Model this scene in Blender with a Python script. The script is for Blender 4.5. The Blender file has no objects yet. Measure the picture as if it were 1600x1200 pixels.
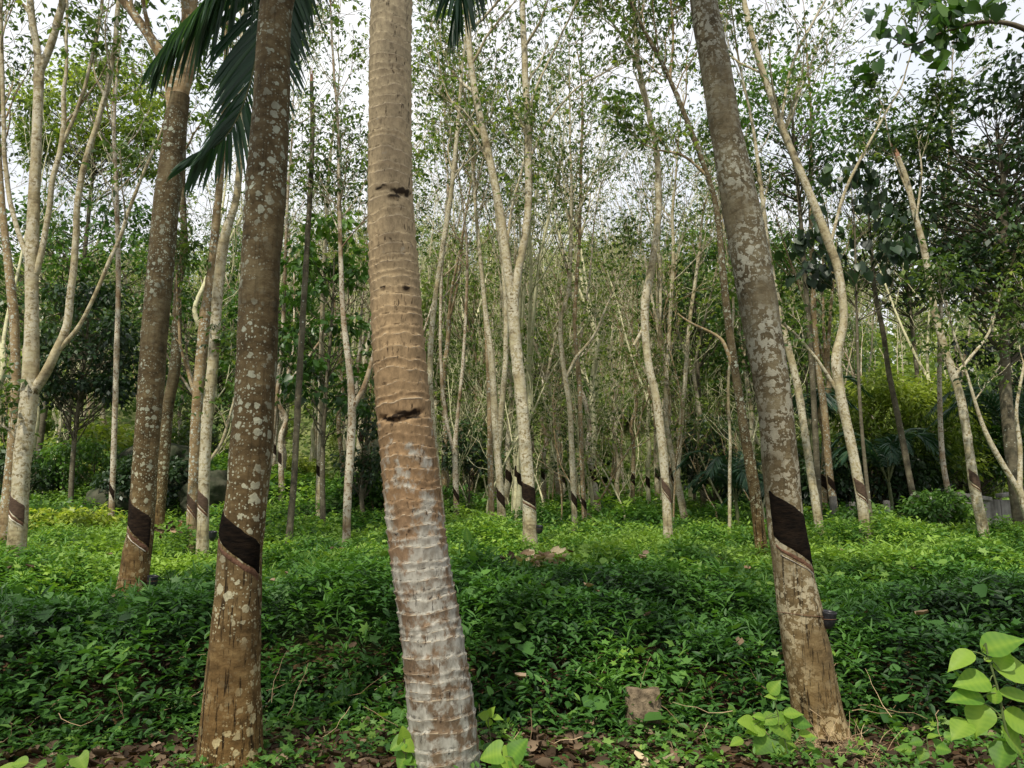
import bpy, math, random
import numpy as np
from math import radians, sin, cos, pi

SC = bpy.context.scene
COL = SC.collection
R0 = np.random.RandomState(7)
random.seed(7)

# ------------------------------------------------------------------ camera geometry
F = 1155.0
TH = radians(9.3)
CAM = np.array([0.0, 0.0, 1.6])

def P(px, py, d):
    """the point of the place seen in direction (px, py), d metres ahead"""
    X = (px - 800) / F
    V = (600 - py) / F
    y = cos(TH) - V * sin(TH)
    z = sin(TH) + V * cos(TH)
    s = d / y
    return np.array([X * s, d, 1.6 + z * s])

def PX(px, py, d):
    """metres per photo pixel at that point"""
    V = (600 - py) / F
    return d / (cos(TH) - V * sin(TH)) / F

# ------------------------------------------------------------------ noise
_L3 = np.random.RandomState(3).rand(32, 32, 32)

def vn(p, seed=0):
    p = np.asarray(p, float) + seed * 7.31
    i = np.floor(p).astype(int)
    f = p - i
    f = f * f * (3 - 2 * f)
    o = 0
    for a in (0, 1):
        for b in (0, 1):
            for c in (0, 1):
                w = (f[..., 0] if a else 1 - f[..., 0]) * (f[..., 1] if b else 1 - f[..., 1]) * (f[..., 2] if c else 1 - f[..., 2])
                o = o + w * _L3[(i[..., 0] + a) % 32, (i[..., 1] + b) % 32, (i[..., 2] + c) % 32]
    return o

def n2(x, y, sc, seed=0):
    x = np.asarray(x, float); y = np.asarray(y, float)
    x, y = np.broadcast_arrays(x, y)
    return vn(np.stack([x * sc, y * sc, x * 0 + 0.5], -1), seed)

def ss(a, b, x):
    t = np.clip((np.asarray(x, float) - a) / (b - a), 0, 1)
    return t * t * (3 - 2 * t)

# ------------------------------------------------------------------ terrain
def G(x, y):
    x = np.asarray(x, float); y = np.asarray(y, float)
    edge = 5.75 + 0.5 * (n2(x, x * 0, 0.6, 5) - 0.5) - 0.5 * ss(-1.5, -3.0, x)
    z = 0.38 * ss(0, 1.3, y - edge)
    z = z + 0.045 * np.clip(y - 7, 0, 33)
    z = z + 0.10 * (n2(x, y, 0.45, 2) - 0.5) * ss(6, 10, y)
    z = z + 0.05 * (n2(x, y, 1.6, 9) - 0.5)
    z = z + 1.5 * np.exp(-((x + 9.5) / 4.2) ** 2 - ((y - 22.5) / 3.4) ** 2)
    z = z + 0.8 * np.exp(-((x + 4.0) / 2.2) ** 2 - ((y - 23.0) / 3.0) ** 2)
    t = np.clip(y - 36, 0, 110)
    hill = 0.385 * t * ss(0, 16, t) * (1 - 0.42 * ss(12, 70, x))
    hill = hill * (1 + 0.16 * (n2(x, y, 0.03, 4) - 0.5))
    return z + hill + ss(30, 60, y) * 1.5 * (n2(x, y, 0.12, 8) - 0.5)

# ------------------------------------------------------------------ materials
def new_mat(name):
    m = bpy.data.materials.new(name)
    m.use_nodes = True
    nt = m.node_tree
    nt.nodes.clear()
    out = nt.nodes.new('ShaderNodeOutputMaterial')
    return m, nt, out

def N(nt, typ, **kw):
    n = nt.nodes.new(typ)
    ins = kw.pop('ins', {})
    for k, v in kw.items():
        setattr(n, k, v)
    for k, v in ins.items():
        if isinstance(v, bpy.types.NodeSocket):
            nt.links.new(v, n.inputs[k])
        else:
            n.inputs[k].default_value = v
    return n

def ramp(nt, fac, stops, interp='LINEAR'):
    r = nt.nodes.new('ShaderNodeValToRGB')
    nt.links.new(fac, r.inputs[0])
    cr = r.color_ramp
    cr.interpolation = interp
    while len(cr.elements) > 1:
        cr.elements.remove(cr.elements[-1])
    for i, (p, c) in enumerate(stops):
        e = cr.elements[0] if i == 0 else cr.elements.new(p)
        e.position = p
        c = (c, c, c) if isinstance(c, (int, float)) else c
        e.color = (c[0], c[1], c[2], 1)
    return r.outputs[0]

def mathn(nt, op, a, b=None, c=None, clamp=False):
    n = nt.nodes.new('ShaderNodeMath')
    n.operation = op
    n.use_clamp = clamp
    for i, v in enumerate((a, b, c)):
        if v is None: continue
        if isinstance(v, bpy.types.NodeSocket): nt.links.new(v, n.inputs[i])
        else: n.inputs[i].default_value = v
    return n.outputs[0]

def mixc(nt, fac, a, b, blend='MIX'):
    n = nt.nodes.new('ShaderNodeMix')
    n.data_type = 'RGBA'
    n.blend_type = blend
    for idx, v in ((0, fac), (6, a), (7, b)):
        if isinstance(v, bpy.types.NodeSocket): nt.links.new(v, n.inputs[idx])
        elif idx == 0: n.inputs[0].default_value = v
        else: n.inputs[idx].default_value = (v[0], v[1], v[2], 1)
    return n.outputs[2]

def objvec(nt, scale):
    tc = nt.nodes.new('ShaderNodeTexCoord')
    mp = nt.nodes.new('ShaderNodeMapping')
    mp.inputs['Scale'].default_value = scale
    nt.links.new(tc.outputs['Object'], mp.inputs[0])
    return mp.outputs[0]

def noise(nt, vec, scale=1.0, detail=3.0, rough=0.55):
    n = nt.nodes.new('ShaderNodeTexNoise')
    nt.links.new(vec, n.inputs['Vector'])
    n.inputs['Scale'].default_value = scale
    n.inputs['Detail'].default_value = detail
    n.inputs['Roughness'].default_value = rough
    return n.outputs[0]

def finish(nt, out, color, height=None, rough=0.85, bump=0.5, dist=0.01, spec=0.25):
    b = nt.nodes.new('ShaderNodeBsdfPrincipled')
    if isinstance(color, bpy.types.NodeSocket): nt.links.new(color, b.inputs['Base Color'])
    else: b.inputs['Base Color'].default_value = (*color, 1)
    if isinstance(rough, bpy.types.NodeSocket): nt.links.new(rough, b.inputs['Roughness'])
    else: b.inputs['Roughness'].default_value = rough
    b.inputs['Specular IOR Level'].default_value = spec
    if height is not None:
        bp = nt.nodes.new('ShaderNodeBump')
        bp.inputs['Strength'].default_value = bump
        bp.inputs['Distance'].default_value = dist
        nt.links.new(height, bp.inputs['Height'])
        nt.links.new(bp.outputs[0], b.inputs['Normal'])
    nt.links.new(b.outputs[0], out.inputs[0])
    return b

def spots(nt, vec, scale, radius, wob=0.35, soft=0.05):
    """round lichen blots: a voronoi cell per blot, each with its own radius"""
    nz = nt.nodes.new('ShaderNodeTexNoise')
    nt.links.new(vec, nz.inputs['Vector'])
    nz.inputs['Scale'].default_value = scale * 1.7
    nz.inputs['Detail'].default_value = 3
    mv = nt.nodes.new('ShaderNodeVectorMath'); mv.operation = 'MULTIPLY_ADD'
    nt.links.new(nz.outputs['Color'], mv.inputs[0])
    mv.inputs[1].default_value = (wob / scale,) * 3
    nt.links.new(vec, mv.inputs[2])
    v = nt.nodes.new('ShaderNodeTexVoronoi')
    nt.links.new(mv.outputs[0], v.inputs['Vector'])
    v.inputs['Scale'].default_value = scale
    sep = nt.nodes.new('ShaderNodeSeparateColor')
    nt.links.new(v.outputs['Color'], sep.inputs[0])
    rr = mathn(nt, 'POWER', sep.outputs[0], 1.6)
    rr = mathn(nt, 'MULTIPLY', rr, radius)
    d = mathn(nt, 'SUBTRACT', rr, v.outputs['Distance'])
    return mathn(nt, 'DIVIDE', d, soft, clamp=True), sep.outputs[1]

def bark_mat(name, dark, mid, light, lichen=(0.42, 0.45, 0.38), amount=1.0, big=0.5, patch=0.0, streak=0.5, fine=45.0, bump=0.7, warm=False):
    dark, mid, light = [(c[0] * 0.98, c[1] * 1.10, c[2] * 1.02) for c in (dark, mid, light)]
    m, nt, out = new_mat(name)
    v1 = objvec(nt, (1, 1, 1))
    vs = objvec(nt, (1, 1, 0.10))
    vh = objvec(nt, (0.8, 0.8, 1.5))
    base = noise(nt, v1, 5.0, 4)
    blot = noise(nt, vh, 14.0, 5, 0.65)
    mixf = mathn(nt, 'ADD', mathn(nt, 'MULTIPLY', base, 0.55), mathn(nt, 'MULTIPLY', blot, 0.5))
    col = ramp(nt, mixf, [(0.36, dark), (0.52, mid), (0.70, light)])
    st = noise(nt, vs, 55.0, 4, 0.6)
    crack = ramp(nt, st, [(0.33, 0.0), (0.42, 1.0)])
    # cracks are strong low on the trunk
    tc = nt.nodes.new('ShaderNodeTexCoord'); sx = nt.nodes.new('ShaderNodeSeparateXYZ')
    nt.links.new(tc.outputs['Object'], sx.inputs[0])
    lc_ = noise(nt, objvec(nt, (1, 1, 0.022)), 26.0, 3, 0.5)
    longc = ramp(nt, lc_, [(0.355, 0.0), (0.385, 1.0)])
    crack = mathn(nt, 'MINIMUM', crack, longc)
    low = ramp(nt, mathn(nt, 'DIVIDE', sx.outputs[2], 4.0, clamp=True), [(0.28, streak), (0.36, streak * 0.25)])
    crf = mathn(nt, 'MULTIPLY', mathn(nt, 'SUBTRACT', 1.0, crack), low)
    col = mixc(nt, crf, col, tuple(c * 0.35 for c in dark))
    zone = noise(nt, v1, 2.2, 2)
    zf = ramp(nt, zone, [(0.38, 0.08), (0.56, 1.0)])
    s1, r1 = spots(nt, v1, fine, 0.62 * amount, 0.8)
    s2, r2 = spots(nt, v1, 17.0, big, 0.75)
    s1 = mathn(nt, 'MULTIPLY', s1, zf)
    s2 = mathn(nt, 'MULTIPLY', s2, zf)
    sp = mathn(nt, 'MAXIMUM', s1, s2)
    if patch > 0:
        pz = noise(nt, v1, 22.0, 4, 0.62)
        pf = ramp(nt, pz, [(0.53 - patch * 0.1, 0.0), (0.55 - patch * 0.1, 0.9)])
        sp = mathn(nt, 'MAXIMUM', sp, mathn(nt, 'MULTIPLY', pf, zf))
    lc = mixc(nt, noise(nt, v1, 60, 3), tuple(c * 0.72 for c in lichen), tuple(min(1, c * 1.25) for c in lichen))
    col = mixc(nt, mathn(nt, 'MULTIPLY', sp, 0.92), col, lc)
    if warm: col = mixc(nt, 1.0, col, ramp(nt, mathn(nt, 'DIVIDE', sx.outputs[2], 4.0, clamp=True), [(0.0, (1.30, 1.02, 0.66)), (0.3, (1.08, 1.0, 0.85)), (0.75, (0.84, 0.86, 0.84))]), 'MULTIPLY')  # warm brown foot; shade of the upper trunk put into the darker top
    h = mathn(nt, 'ADD', mathn(nt, 'MULTIPLY', crack, low), mathn(nt, 'MULTIPLY', blot, 0.9))
    h = mathn(nt, 'ADD', h, mathn(nt, 'MULTIPLY', sp, 0.25))
    h = mathn(nt, 'ADD', h, mathn(nt, 'MULTIPLY', noise(nt, v1, 90, 3), 0.35))
    finish(nt, out, col, h, 0.9, bump, 0.012, 0.15)
    return m

def leaf_mat(name, stops, trans=0.35, rough=0.5, spec=0.35, hue=None, patchy=None):
    """stops: colour ramp over the leaf's own tint attribute"""
    m, nt, out = new_mat(name)
    at = N(nt, 'ShaderNodeAttribute', attribute_name='tint')
    fac = at.outputs['Fac']
    col = ramp(nt, fac, stops)
    if patchy:
        g = nt.nodes.new('ShaderNodeNewGeometry')
        nz = nt.nodes.new('ShaderNodeTexNoise')
        nt.links.new(g.outputs['Position'], nz.inputs['Vector'])
        nz.inputs['Scale'].default_value = patchy
        nz.inputs['Detail'].default_value = 2
        k = ramp(nt, nz.outputs[0], [(0.33, (0.55, 0.62, 0.6)), (0.5, (1, 1, 1)), (0.66, (1.35, 1.25, 1.0))])
        col = mixc(nt, 1.0, col, k, 'MULTIPLY')
    d = N(nt, 'ShaderNodeBsdfPrincipled', ins={'Base Color': col, 'Roughness': rough, 'Specular IOR Level': spec})
    tcol = mixc(nt, 1.0, col, (1.25, 1.3, 0.55), 'MULTIPLY')
    t = N(nt, 'ShaderNodeBsdfTranslucent', ins={'Color': tcol})
    mx = N(nt, 'ShaderNodeMixShader', ins={0: trans, 1: d.outputs[0], 2: t.outputs[0]})
    nt.links.new(mx.outputs[0], out.inputs[0])
    return m

M = {}
M['bark_brown'] = bark_mat('brown lichen bark', (0.038, 0.025, 0.013), (0.095, 0.062, 0.034), (0.17, 0.122, 0.074), lichen=(0.33, 0.35, 0.28), amount=0.85, big=0.58, streak=0.95, fine=52, warm=True)
M['bark_grey'] = bark_mat('patchy grey bark', (0.048, 0.035, 0.022), (0.108, 0.078, 0.050), (0.18, 0.142, 0.10), lichen=(0.30, 0.295, 0.24), amount=0.75, big=0.62, patch=0.02, streak=0.95, warm=True)
M['bark_tan'] = bark_mat('tan bark', (0.11, 0.066, 0.036), (0.24, 0.155, 0.088), (0.36, 0.26, 0.16), amount=0.8, big=0.6, streak=0.5, fine=30)
M['bark_pale'] = bark_mat('pale bark', (0.085, 0.056, 0.032), (0.27, 0.20, 0.12), (0.46, 0.375, 0.25), lichen=(0.47, 0.44, 0.33), amount=0.95, big=0.65, patch=0.5, streak=0.4, fine=24)
M['bark_mottle'] = bark_mat('mottled bark', (0.10, 0.055, 0.03), (0.20, 0.12, 0.07), (0.32, 0.23, 0.15), lichen=(0.50, 0.47, 0.37), amount=0.9, big=0.75, patch=0.8, streak=0.4, fine=24)
M['bark_far'] = bark_mat('haze-lightened far bark', (0.28, 0.225, 0.14), (0.50, 0.425, 0.28), (0.66, 0.58, 0.40), amount=0.5, big=0.4, streak=0.2, fine=12, bump=0.2)  # distance haze put into the colour: bark paler than on near trees
M['bark_dark'] = bark_mat('dark twig bark', (0.05, 0.04, 0.03), (0.11, 0.085, 0.06), (0.18, 0.15, 0.11), amount=0.3, big=0.3, streak=0.2, fine=20, bump=0.2)

M['crown'] = leaf_mat('rubber tree leaves', [(0.0, (0.036, 0.068, 0.026)), (0.45, (0.075, 0.13, 0.040)), (0.8, (0.13, 0.20, 0.05)), (1.0, (0.22, 0.28, 0.06))], 0.45, 0.45, 0.45, patchy=0.35)
M['crown_dark'] = leaf_mat('dark broad leaves', [(0.0, (0.012, 0.028, 0.014)), (0.5, (0.025, 0.055, 0.022)), (1.0, (0.05, 0.10, 0.03))], 0.28, 0.4, 0.5, patchy=0.4)
M['crown_lime'] = leaf_mat('lime leaves', [(0.0, (0.06, 0.11, 0.02)), (0.5, (0.19, 0.27, 0.045)), (1.0, (0.36, 0.44, 0.09))], 0.45, 0.45, 0.35, patchy=0.5)
M['crown_mid'] = leaf_mat('mid green leaves', [(0.0, (0.025, 0.065, 0.016)), (0.5, (0.06, 0.145, 0.026)), (1.0, (0.13, 0.24, 0.045))], 0.38, 0.4, 0.5, patchy=0.5)
M['hill'] = leaf_mat('haze-lightened hillside leaves', [(0.0, (0.07, 0.12, 0.035)), (0.5, (0.16, 0.23, 0.062)), (1.0, (0.31, 0.38, 0.10))], 0.4, 0.7, 0.2, patchy=0.09)  # leaf colour lightened to carry the haze and sunlight of the hill
M['cover'] = leaf_mat('ground cover leaves', [(0.0, (0.014, 0.035, 0.012)), (0.35, (0.040, 0.115, 0.024)), (0.7, (0.085, 0.205, 0.036)), (1.0, (0.20, 0.33, 0.055))], 0.35, 0.52, 0.35, patchy=0.9)
M['seedling'] = leaf_mat('young leaves', [(0.0, (0.05, 0.12, 0.024)), (0.5, (0.12, 0.26, 0.034)), (1.0, (0.27, 0.42, 0.055))], 0.5, 0.5, 0.3)
M['palm_leaf'] = leaf_mat('palm leaflets', [(0.0, (0.014, 0.042, 0.024)), (0.5, (0.028, 0.075, 0.040)), (1.0, (0.07, 0.15, 0.06))], 0.34, 0.4, 0.5)
M['litter'] = leaf_mat('fallen leaves', [(0.0, (0.026, 0.018, 0.011)), (0.35, (0.065, 0.043, 0.027)), (0.7, (0.16, 0.115, 0.072)), (0.9, (0.30, 0.22, 0.15)), (1.0, (0.36, 0.17, 0.07))], 0.12, 0.8, 0.15)
M['deadpile'] = leaf_mat('curled dead leaves', [(0.0, (0.16, 0.09, 0.06)), (0.5, (0.38, 0.30, 0.18)), (1.0, (0.6, 0.52, 0.34))], 0.15, 0.8, 0.15)
M['straw'] = leaf_mat('dry grass', [(0.0, (0.28, 0.18, 0.10)), (1.0, (0.60, 0.45, 0.27))], 0.15, 0.8, 0.15)
M['stem'] = leaf_mat('green stems', [(0.0, (0.06, 0.09, 0.03)), (1.0, (0.12, 0.16, 0.05))], 0.0, 0.6, 0.3)

def mat_ground():
    m, nt, out = new_mat('soil and undergrowth')
    g = nt.nodes.new('ShaderNodeNewGeometry')
    sx = nt.nodes.new('ShaderNodeSeparateXYZ'); nt.links.new(g.outputs['Position'], sx.inputs[0])
    a = noise(nt, g.outputs['Position'], 9, 5)
    soil = ramp(nt, a, [(0.35, (0.035, 0.020, 0.011)), (0.55, (0.085, 0.048, 0.026)), (0.7, (0.15, 0.09, 0.05))])
    b = noise(nt, g.outputs['Position'], 2.5, 5)
    green = ramp(nt, b, [(0.35, (0.018, 0.035, 0.012)), (0.6, (0.045, 0.08, 0.022)), (0.75, (0.08, 0.12, 0.03))])
    far = ramp(nt, noise(nt, g.outputs['Position'], 0.5, 5), [(0.35, (0.08, 0.11, 0.035)), (0.6, (0.17, 0.19, 0.07))])
    f1 = mathn(nt, 'DIVIDE', mathn(nt, 'SUBTRACT', sx.outputs[1], 6.4), 1.2, clamp=True)
    f2 = mathn(nt, 'DIVIDE', mathn(nt, 'SUBTRACT', sx.outputs[1], 25.0), 20.0, clamp=True)
    c = mixc(nt, f2, mixc(nt, f1, soil, green), far)
    finish(nt, out, c, noise(nt, g.outputs['Position'], 30, 4), 0.95, 0.8, 0.02, 0.1)
    return m
M['ground'] = mat_ground()

def simple(name, c1, c2, scale=20, rough=0.85, bump=0.4, spec=0.2, stretch=(1, 1, 1), dist=0.01):
    m, nt, out = new_mat(name)
    v = objvec(nt, stretch)
    n_ = noise(nt, v, scale, 5, 0.6)
    finish(nt, out, ramp(nt, n_, [(0.35, c1), (0.65, c2)]), noise(nt, v, scale * 2, 4), rough, bump, dist, spec)
    return m
M['panel_black'] = simple('black tapped bark', (0.004, 0.0035, 0.003), (0.013, 0.009, 0.006), 14, 0.95, 0.6, 0.04, (1, 1, 3.5))
M['panel_dark'] = simple('dark tapped bark', (0.008, 0.006, 0.005), (0.030, 0.020, 0.013), 14, 0.95, 0.6, 0.05, (1, 1, 3.5))
M['panel_brown'] = simple('brown tapped bark', (0.045, 0.028, 0.018), (0.09, 0.058, 0.038), 16, 0.8, 0.5, 0.2, (1, 1, 3.5))
M['cut'] = simple('fresh cut bark', (0.06, 0.030, 0.017), (0.14, 0.075, 0.045), 40, 0.85, 0.6, 0.2)
M['latex'] = simple('dried latex', (0.50, 0.44, 0.36), (0.72, 0.68, 0.60), 30, 0.6, 0.3, 0.3)
M['rubber'] = simple('black rubber', (0.010, 0.011, 0.013), (0.022, 0.023, 0.027), 30, 0.35, 0.15, 0.5)
M['wire'] = simple('rusty wire', (0.07, 0.035, 0.02), (0.16, 0.08, 0.045), 60, 0.7, 0.2, 0.3)
M['rock'] = simple('mossy boulder', (0.02, 0.03, 0.013), (0.075, 0.075, 0.05), 3.0, 0.9, 0.8, 0.15, dist=0.05)
M['laterite'] = simple('weathered laterite', (0.055, 0.042, 0.026), (0.20, 0.155, 0.10), 18, 0.9, 1.0, 0.15, dist=0.02)
M['rachis'] = simple('palm rachis', (0.06, 0.08, 0.03), (0.14, 0.15, 0.06), 12, 0.6, 0.2, 0.3)
M['wood_break'] = simple('splintered wood', (0.16, 0.08, 0.05), (0.36, 0.21, 0.13), 20, 0.85, 0.6, 0.15, (1, 1, 0.2))

def mat_concrete():
    m, nt, out = new_mat('stained concrete')
    v = objvec(nt, (1, 1, 1)); vs = objvec(nt, (1, 1, 0.12))
    a = noise(nt, v, 3, 5); b = noise(nt, vs, 9, 4, 0.6)
    c = ramp(nt, mathn(nt, 'ADD', mathn(nt, 'MULTIPLY', a, 0.5), mathn(nt, 'MULTIPLY', b, 0.5)), [(0.38, (0.07, 0.066, 0.055)), (0.52, (0.19, 0.18, 0.16)), (0.65, (0.30, 0.29, 0.26))])
    finish(nt, out, c, noise(nt, v, 40, 4), 0.9, 0.4, 0.01, 0.2)
    return m
M['concrete'] = mat_concrete()

def mat_palm():
    m, nt, out = new_mat('ringed palm bark')
    ph = N(nt, 'ShaderNodeAttribute', attribute_name='ring').outputs['Fac']
    rid = N(nt, 'ShaderNodeAttribute', attribute_name='rid').outputs['Fac']
    v = objvec(nt, (1, 1, 1)); vs = objvec(nt, (1, 1, 0.14))
    tc = nt.nodes.new('ShaderNodeTexCoord'); sx = nt.nodes.new('ShaderNodeSeparateXYZ')
    nt.links.new(tc.outputs['Object'], sx.inputs[0])
    hz = mathn(nt, 'DIVIDE', sx.outputs[2], 5.0)
    hz = mathn(nt, 'ADD', hz, mathn(nt, 'MULTIPLY', mathn(nt, 'SUBTRACT', noise(nt, v, 2.5, 3), 0.5), 0.12))
    low = ramp(nt, hz, [(0.0, (0.13, 0.092, 0.056)), (0.24, (0.17, 0.118, 0.074)), (0.34, (0.215, 0.138, 0.072)), (0.50, (0.25, 0.175, 0.095)), (0.68, (0.33, 0.26, 0.155)), (1.0, (0.35, 0.295, 0.19))])
    var = ramp(nt, noise(nt, objvec(nt, (1, 1, 0.7)), 30, 6, 0.7), [(0.3, 0.6), (0.5, 0.98), (0.72, 1.35)])
    col = mixc(nt, 1.0, low, var, 'MULTIPLY')
    rv = ramp(nt, rid, [(0.0, 0.86), (1.0, 1.12)])
    col = mixc(nt, 1.0, col, rv, 'MULTIPLY')
    # grey lichen, mostly on the lower trunk
    lz = noise(nt, objvec(nt, (1, 1, 0.8)), 9, 6, 0.66)
    amt = ramp(nt, hz, [(0.0, 0.54), (0.24, 0.57), (0.32, 0.53), (0.38, 0.45), (0.48, 0.36), (0.75, 0.32)])
    lf = mathn(nt, 'DIVIDE', mathn(nt, 'SUBTRACT', mathn(nt, 'ADD', lz, amt), 0.985), 0.10, clamp=True)
    lcol = ramp(nt, noise(nt, objvec(nt, (1, 1, 0.6)), 24, 5), [(0.35, (0.20, 0.19, 0.155)), (0.5, (0.30, 0.295, 0.25)), (0.7, (0.44, 0.43, 0.37))])
    col = mixc(nt, mathn(nt, 'MULTIPLY', lf, 0.88), col, lcol)
    # pale lip of each leaf scar and the dark crack below it
    lip = ramp(nt, ph, [(0.0, 0.0), (0.86, 0.0), (0.95, 1.0), (0.99, 0.8), (1.0, 0.3)])
    lip = mathn(nt, 'MULTIPLY', lip, ramp(nt, noise(nt, v, 16, 3), [(0.32, 0.35), (0.55, 1.0)]))
    col = mixc(nt, mathn(nt, 'MULTIPLY', lip, 0.8), col, (0.46, 0.38, 0.26))
    dk = ramp(nt, ph, [(0.0, 1.0), (0.08, 0.6), (0.18, 0.0)])
    dk = mathn(nt, 'MULTIPLY', dk, ramp(nt, noise(nt, v, 17, 4, 0.7), [(0.46, 0.0), (0.66, 0.8)]))
    # vertical splits that hang from the scars
    sp = ramp(nt, noise(nt, objvec(nt, (1, 1, 0.16)), 58, 4, 0.65), [(0.36, 1.0), (0.40, 0.0)])
    sp = mathn(nt, 'MULTIPLY', sp, ramp(nt, noise(nt, v, 9, 2), [(0.45, 0.0), (0.6, 0.8)]))
    col = mixc(nt, mathn(nt, 'MAXIMUM', dk, sp), col, (0.022, 0.013, 0.008))
    sc_ = N(nt, 'ShaderNodeAttribute', attribute_name='scar').outputs['Fac']
    col = mixc(nt, ramp(nt, mathn(nt, 'MULTIPLY', sc_, mathn(nt, 'ADD', noise(nt, v, 25, 3), 0.5)), [(0.3, 0.0), (0.75, 0.93)]), col, (0.012, 0.008, 0.006))
    h = mathn(nt, 'SUBTRACT', mathn(nt, 'MULTIPLY', noise(nt, vs, 40, 5), 0.6), mathn(nt, 'MAXIMUM', dk, sp))
    h = mathn(nt, 'ADD', h, mathn(nt, 'MULTIPLY', lip, 0.3))
    finish(nt, out, col, h, 0.9, 0.8, 0.012, 0.15)
    return m
M['palm_bark'] = mat_palm()

# ------------------------------------------------------------------ mesh helpers
def mesh_from(name, V, Q, mat, attrs=None, smooth=False, T=None):
    V = np.asarray(V, np.float32)
    me = bpy.data.meshes.new(name)
    nq = 0 if Q is None else len(Q)
    nt_ = 0 if T is None else len(T)
    me.vertices.add(len(V))
    me.vertices.foreach_set('co', V.ravel())
    loops = []
    starts = []
    if nq:
        loops.append(np.asarray(Q, np.int32).ravel()); starts.append(np.arange(nq, dtype=np.int32) * 4)
    if nt_:
        loops.append(np.asarray(T, np.int32).ravel()); starts.append(nq * 4 + np.arange(nt_, dtype=np.int32) * 3)
    lp = np.concatenate(loops)
    me.loops.add(len(lp)); me.loops.foreach_set('vertex_index', lp)
    me.polygons.add(nq + nt_)
    me.polygons.foreach_set('loop_start', np.concatenate(starts))
    me.update(calc_edges=True)
    if smooth:
        me.polygons.foreach_set('use_smooth', np.ones(nq + nt_, bool))
    for k, a in (attrs or {}).items():
        at = me.attributes.new(k, 'FLOAT', 'POINT')
        at.data.foreach_set('value', np.asarray(a, np.float32))
    me.materials.append(mat)
    me.validate()
    return me

class MB:
    """collects vertex/quad arrays that become one mesh"""
    def __init__(s): s.V = []; s.Q = []; s.A = []; s.n = 0
    def add(s, V, Q, a=0.5):
        V = np.asarray(V, float); Q = np.asarray(Q, int)
        s.V.append(V); s.Q.append(Q + s.n); s.n += len(V)
        s.A.append(np.broadcast_to(np.asarray(a, float), (len(V),)).copy())
    def arrays(s): return np.concatenate(s.V), np.concatenate(s.Q), np.concatenate(s.A)
    def build(s, name, mat, parent=None, smooth=False, offset=None):
        V, Q, A = s.arrays()
        if offset is not None: V = V - np.asarray(offset)
        return link(name, mesh_from(name, V, Q, mat, {'tint': A}, smooth), parent)

def link(name, me, parent=None):
    o = bpy.data.objects.new(name, me)
    COL.objects.link(o)
    if parent is not None: o.parent = parent
    return o

def empty(name, loc, label=None, cat=None, group=None):
    o = bpy.data.objects.new(name, None)
    o.empty_display_size = 0.2
    COL.objects.link(o)
    o.location = tuple(float(v) for v in loc)
    if label: o['label'] = label
    if cat: o['category'] = cat
    if group: o['group'] = group
    return o

def tag(o, label, cat, group=None, kind=None):
    if label: o['label'] = label
    if cat: o['category'] = cat
    if group: o['group'] = group
    if kind: o['kind'] = kind
    return o

def smooth_path(pts, n):
    """catmull-rom through pts (m, k) -> n samples"""
    pts = np.asarray(pts, float)
    if len(pts) < 3:
        t = np.linspace(0, 1, n)[:, None]
        return pts[0] * (1 - t) + pts[-1] * t
    e = np.vstack([2 * pts[0] - pts[1], pts, 2 * pts[-1] - pts[-2]])
    seg = np.linalg.norm(np.diff(pts[:, :3], axis=0), axis=1)
    cum = np.concatenate([[0], np.cumsum(seg)])
    s = np.linspace(0, cum[-1], n)
    i = np.clip(np.searchsorted(cum, s, side='right') - 1, 0, len(seg) - 1)
    t = ((s - cum[i]) / np.maximum(seg[i], 1e-9))[:, None]
    p0, p1, p2, p3 = e[i], e[i + 1], e[i + 2], e[i + 3]
    return 0.5 * ((2 * p1) + (-p0 + p2) * t + (2 * p0 - 5 * p1 + 4 * p2 - p3) * t ** 2 + (-p0 + 3 * p1 - 3 * p2 + p3) * t ** 3)

def frames(p):
    t = np.gradient(p, axis=0)
    t /= np.linalg.norm(t, axis=1, keepdims=True) + 1e-12
    d = p[-1] - p[0]
    ref = np.array([0.0, -1.0, 0.0]) if abs(d[1]) < 0.85 * np.linalg.norm(d) else np.array([0, 0, 1.0])
    b = np.cross(t, ref); b /= np.linalg.norm(b, axis=1, keepdims=True) + 1e-12
    n = np.cross(b, t)      # points towards ref
    return t, n, b

def tube(p, r, k=6, disp=None):
    """p (n,3) centre line, r (n,) radii -> verts, quads ; angle 0 faces -y"""
    p = np.asarray(p, float); r = np.asarray(r, float)
    t, n, b = frames(p)
    a = np.arange(k) * 2 * pi / k
    rr = r[:, None] * np.ones(k)[None]
    if disp is not None: rr = rr + disp
    V = p[:, None, :] + rr[..., None] * (n[:, None, :] * np.cos(a)[None, :, None] + b[:, None, :] * np.sin(a)[None, :, None])
    m = len(p)
    i = np.arange(m - 1)[:, None] * k; j = np.arange(k)[None]
    jn = (j + 1) % k
    Q = np.stack([i + j, i + jn, i + k + jn, i + k + j], -1).reshape(-1, 4)
    return V.reshape(-1, 3), Q

def norm(v):
    v = np.asarray(v, float)
    return v / (np.linalg.norm(v, axis=-1, keepdims=True) + 1e-12)

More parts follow.
